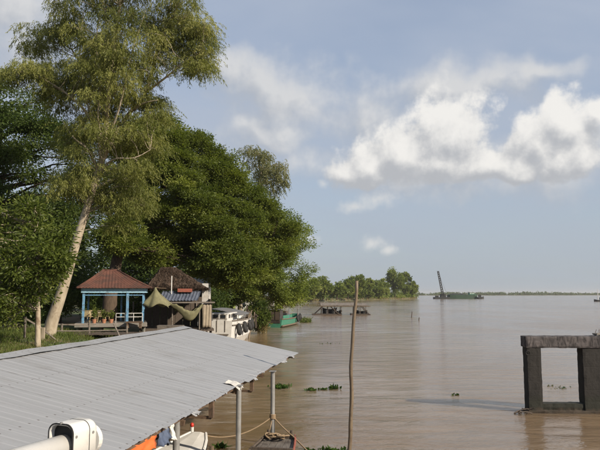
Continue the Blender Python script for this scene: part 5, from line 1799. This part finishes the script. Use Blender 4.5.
SHR = [((-70, 262), (20, 258), (44, 285), (40, 318), (-70, 326), 47, 'leaf_dark', 'dark shrub under the broad-leaved tree at the left edge'),
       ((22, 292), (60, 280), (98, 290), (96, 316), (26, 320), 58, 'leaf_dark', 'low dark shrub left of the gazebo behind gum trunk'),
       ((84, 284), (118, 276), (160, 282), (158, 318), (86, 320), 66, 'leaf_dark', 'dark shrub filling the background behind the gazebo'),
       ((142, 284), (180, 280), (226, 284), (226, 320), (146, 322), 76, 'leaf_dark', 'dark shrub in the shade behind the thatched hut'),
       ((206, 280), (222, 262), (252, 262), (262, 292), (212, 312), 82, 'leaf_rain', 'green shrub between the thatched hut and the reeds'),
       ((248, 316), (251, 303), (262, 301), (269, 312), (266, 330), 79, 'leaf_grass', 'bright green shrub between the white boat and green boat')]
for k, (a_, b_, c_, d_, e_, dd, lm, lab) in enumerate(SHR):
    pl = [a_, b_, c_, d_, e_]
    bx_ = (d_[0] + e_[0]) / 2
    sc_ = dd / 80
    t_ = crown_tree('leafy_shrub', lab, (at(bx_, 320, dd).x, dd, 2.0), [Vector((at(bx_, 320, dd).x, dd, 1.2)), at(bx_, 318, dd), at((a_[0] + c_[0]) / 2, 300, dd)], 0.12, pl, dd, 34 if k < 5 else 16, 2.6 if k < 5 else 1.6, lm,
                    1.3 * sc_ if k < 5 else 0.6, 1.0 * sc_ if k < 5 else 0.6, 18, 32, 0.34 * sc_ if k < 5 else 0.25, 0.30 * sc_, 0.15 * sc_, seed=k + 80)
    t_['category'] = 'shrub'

# --- wooded point -----------------------------------------------------------
FT = [(308, 330, 281, 12, 'round leafy tree beginning the far wooded point, left end'), (323, 402, 279, 11, 'second tree from left on the far wooded point'),
      (337, 430, 284, 8, 'low tree left of the timber pole top on far point'), (348, 470, 281, 8, 'round tree behind the timber pole top on far point'),
      (358, 490, 274, 9, 'tall dark domed tree just right of the pole top'), (368, 515, 279, 6, 'slim tree right of the domed tree on far point'),
      (378, 535, 282, 9, 'low spreading tree mid way along the far point'), (386, 555, 278, 6, 'slim tree left of the tallest tree on far point'),
      (395, 575, 267.5, 9, 'tallest tree near the tip of the far wooded point'), (404, 600, 271, 6, 'tall narrow tree right of the tallest far tree'),
      (411, 622, 282, 6, 'last small tree at the tip of the far point')]
for k, (px, d, ty, hw, lab) in enumerate(FT):
    b0 = at(px, 300, d); b0.z = 1.5
    by = 299
    rr = random.Random(k + 50)
    pl = []
    for q in range(16):
        a_ = 2 * math.pi * q / 16
        kx = 1 + rr.uniform(-0.22, 0.18)
        pl.append((px + hw * math.cos(a_) * kx, (ty + by - 2) / 2 - (by - 2 - ty) / 2 * math.sin(a_) * (1 + rr.uniform(-0.12, 0.06))))
    crown_tree('far_tree', lab, b0, [Vector((b0.x, d, 1.0)), at(px, 294, d), at(px, (ty + 290) / 2, d)], 0.5, pl, d, 26, hw * d / F * 0.7, 'leaf_far', hw * d / F * 0.28, hw * d / F * 0.24, 12, 22, hw * d / F * 0.10, 1.5, 0.9, seed=k + 60, group='trees on the far wooded point')

cs, rad = [], []
for p in sh:
    if p.y < 120 or p.y > 660 or p.x < -60:
        continue
    for k in range(5):
        off = random.uniform(3, 26)
        hh = random.uniform(1.5, 4.0) * (1.0 if off < 8 else 2.0)
        cs.append((p.x - off * 0.75 + random.uniform(-4, 4), p.y + off * 0.7, 1.3 + hh * 0.5)); rad.append((random.uniform(1.8, 4.2), random.uniform(1.8, 4), hh * 0.75))
C, D, N, T = blob_leaves(cs, rad, 60, 1)
o = leaf_object('riverside_scrub', C, D, N, rng.uniform(0.9, 1.9, len(C)), rng.uniform(0.6, 1.1, len(C)), T + 0.18, 'leaf_river')
stuff(o, 'green scrub covering the far wooded bank under the trees', 'scrub')
C = []
for p in sh:
    if p.y < 240 or p.y > 650 or p.x < -60:
        continue
    dens = 150 if p.y < 440 else 40
    for k in range(dens):
        C.append((p.x - random.uniform(-1.2, 4), p.y + random.uniform(-4, 5), random.uniform(-0.1, 0.7)))
C = np.array(C)
o = leaf_object('riverside_reeds', C, np.tile([0.0, 0, 1.0], (len(C), 1)) + rand_unit(len(C)) * 0.35, rand_unit(len(C)), rng.uniform(0.8, 2.4, len(C)), rng.uniform(0.15, 0.4, len(C)), rng.normal(0.55, 0.2, len(C)), 'leaf_reed')
stuff(o, 'dry tan reeds along the waterline of the far wooded bank', 'reeds')

# --- reed clump by the boats ------------------------------------------------
def reed_bush(label, px0, px1, py_t, d, n, mat, hmin, hmax, w=0.06, base=0.3, dep=5):
    x0, x1 = at(px0, 300, d).x, at(px1, 300, d).x
    C = np.stack([rng.uniform(x0, x1, n), rng.uniform(d - dep / 2, d + dep / 2, n), np.full(n, base) + rng.uniform(0, 1.2, n)], 1)
    k = 4
    Cs, Ds, Ns, Ls, Ts = [], [], [], [], []
    L = rng.uniform(hmin, hmax, n)
    dirs = np.tile([0.05, 0, 1.0], (n, 1)) + rand_unit(n) * 0.42
    dirs /= np.linalg.norm(dirs, axis=1, keepdims=True)
    p = C.copy()
    tn = rng.normal(0.5, 0.2, n)
    for s in range(3):
        Cs.append(p.copy()); Ds.append(dirs.copy()); Ns.append(rand_unit(n)); Ls.append(L / 3 * 1.15); Ts.append(tn)
        p = p + dirs * (L / 3)[:, None]
        dirs[:, 2] -= 0.45
        dirs /= np.linalg.norm(dirs, axis=1, keepdims=True)
    o = leaf_object('reed_clump', np.concatenate(Cs), np.concatenate(Ds), np.concatenate(Ns), np.concatenate(Ls), w, np.concatenate(Ts), mat)
    tag(o, label, 'reeds')
    return o
reed_bush('dry tan reed clump at the waterline left of the green boat', 258, 267, 320, 80, 420, 'leaf_reed', 0.5, 1.3, 0.08, -0.1, 3)
reed_bush('low green weed patch floating right of the green boat bow', 300, 311, 321, 112, 500, 'leaf_grass', 0.4, 0.9, 0.12, -0.9, 4)

# --- grass on the near bank -------------------------------------------------
n = 30000
gxs = rng.uniform(-22, -9.5, n); gys = rng.uniform(25, 47, n)
idxr = np.array([q for r_ in rows[:45] for q in r_])
def bz(xs, ys):
    out = np.empty(len(xs))
    for i in range(0, len(xs), 2000):
        d2 = (xs[i:i + 2000, None] - idxr[None, :, 0]) ** 2 + (ys[i:i + 2000, None] - idxr[None, :, 1]) ** 2
        k = np.argpartition(d2, 3, axis=1)[:, :4]
        w = 1 / (np.take_along_axis(d2, k, 1) + 0.05)
        out[i:i + 2000] = (idxr[k, 2] * w).sum(1) / w.sum(1)
    return out
zz = bz(gxs, gys)
keep = zz > 0.4
C = np.stack([gxs, gys, zz - 0.05], 1)[keep]
tn = np.array([0.5 + 0.5 * mnoise.noise(Vector((p[0] * 0.5, p[1] * 0.5, 0))) for p in C])
o = leaf_object('bank_grass', C, np.tile([0.0, 0, 1.0], (len(C), 1)) + rand_unit(len(C)) * 0.6, rand_unit(len(C)), rng.uniform(0.15, 0.45, len(C)), rng.uniform(0.02, 0.05, len(C)), tn + rng.normal(0, 0.15, len(C)), 'leaf_grass')
stuff(o, 'rough green grass on the near bank at the left edge', 'grass')

# --- water hyacinth ---------------------------------------------------------
def hyacinth(px, py, rx, ry, n, label, h=0.22):
    q = onz(px, py)
    Cs = np.stack([q.x + rng.normal(0, rx, n), q.y + rng.normal(0, ry, n), np.full(n, -0.01)], 1)
    t = thing('water_hyacinth', label, 'plant', (q.x, q.y, 0), 'floating water plants')
    d = np.tile([0.0, 0, 0.9], (n, 1)) + rand_unit(n) * 0.7
    d[:, 2] = np.abs(d[:, 2])
    leaf_object('leaf_rosette', Cs, d, rand_unit(n), rng.uniform(h * 0.5, h * 1.3, n), rng.uniform(0.09, 0.16, n), rng.normal(0.5, 0.25, n), 'leaf_hyacinth', t)['kind'] = 'stuff'
    C2 = Cs.copy(); C2[:, 2] = 0.012 + rng.random(n) * 0.02
    d2 = rand_unit(n); d2[:, 2] = 0.08
    leaf_object('floating_leaves', C2, d2, np.tile([0, 0, 1.0], (n, 1)), rng.uniform(0.08, 0.2, n), rng.uniform(0.08, 0.14, n), rng.normal(0.35, 0.2, n), 'leaf_hyacinth', t)['kind'] = 'stuff'
hyacinth(281, 388, 0.20, 0.22, 70, 'rounded water hyacinth floating just right of the end post', 0.26)
hyacinth(310, 390.5, 0.10, 0.12, 24, 'small hyacinth sprig left of the pole, left end of drift line', 0.18)
hyacinth(321, 389.5, 0.26, 0.10, 30, 'thin strip of hyacinth drifting left of the timber pole', 0.12)
hyacinth(334, 388.5, 0.13, 0.16, 40, 'hyacinth sprig close to the left of the timber pole', 0.24)
hyacinth(334, 451, 0.28, 0.05, 26, 'hyacinth mat at the foot of the timber pole', 0.16)
hyacinth(314, 451, 0.12, 0.08, 14, 'hyacinth tuft beside sampan bow at bottom edge', 0.12)
hyacinth(222, 448, 0.14, 0.08, 24, 'hyacinth tuft in the water between white bow and sampan', 0.22)
hyacinth(551, 386, 0.20, 0.2, 10, 'dark weed strip seen through the concrete frame, left one', 0.05)
hyacinth(563, 388, 0.22, 0.2, 12, 'dark weed strip seen through the concrete frame, right one', 0.05)
hyacinth(332, 343.5, 0.7, 0.4, 14, 'faint weed raft drifting far left of the pole', 0.14)
hyacinth(455, 395, 0.14, 0.1, 12, 'tiny weed speck floating right of the pole', 0.10)

# ================================================================== HAZE
mb = MB()
mb.box((0, 0, 18), (18600, 18600, 44))
hz = mb.build('haze', 'rubber')
hz.data.materials.clear()
hm = bpy.data.materials.new('haze_air')
hm.use_nodes = True
for n_ in list(hm.node_tree.nodes):
    hm.node_tree.nodes.remove(n_)
ho_ = hm.node_tree.nodes.new('ShaderNodeOutputMaterial')
pv = hm.node_tree.nodes.new('ShaderNodeVolumePrincipled')
pv.inputs['Color'].default_value = (0.88, 0.86, 0.85, 1)
pv.inputs['Density'].default_value = 0.0001
pv.inputs['Anisotropy'].default_value = 0.2
hm.node_tree.links.new(pv.outputs[0], ho_.inputs['Volume'])
hz.data.materials.append(hm)
hz['kind'] = 'stuff'
hz['label'] = 'thin pale haze in the air over the whole river'
hz['category'] = 'haze'

for o in bpy.data.objects:
    if '_o' in o:
        del o['_o']
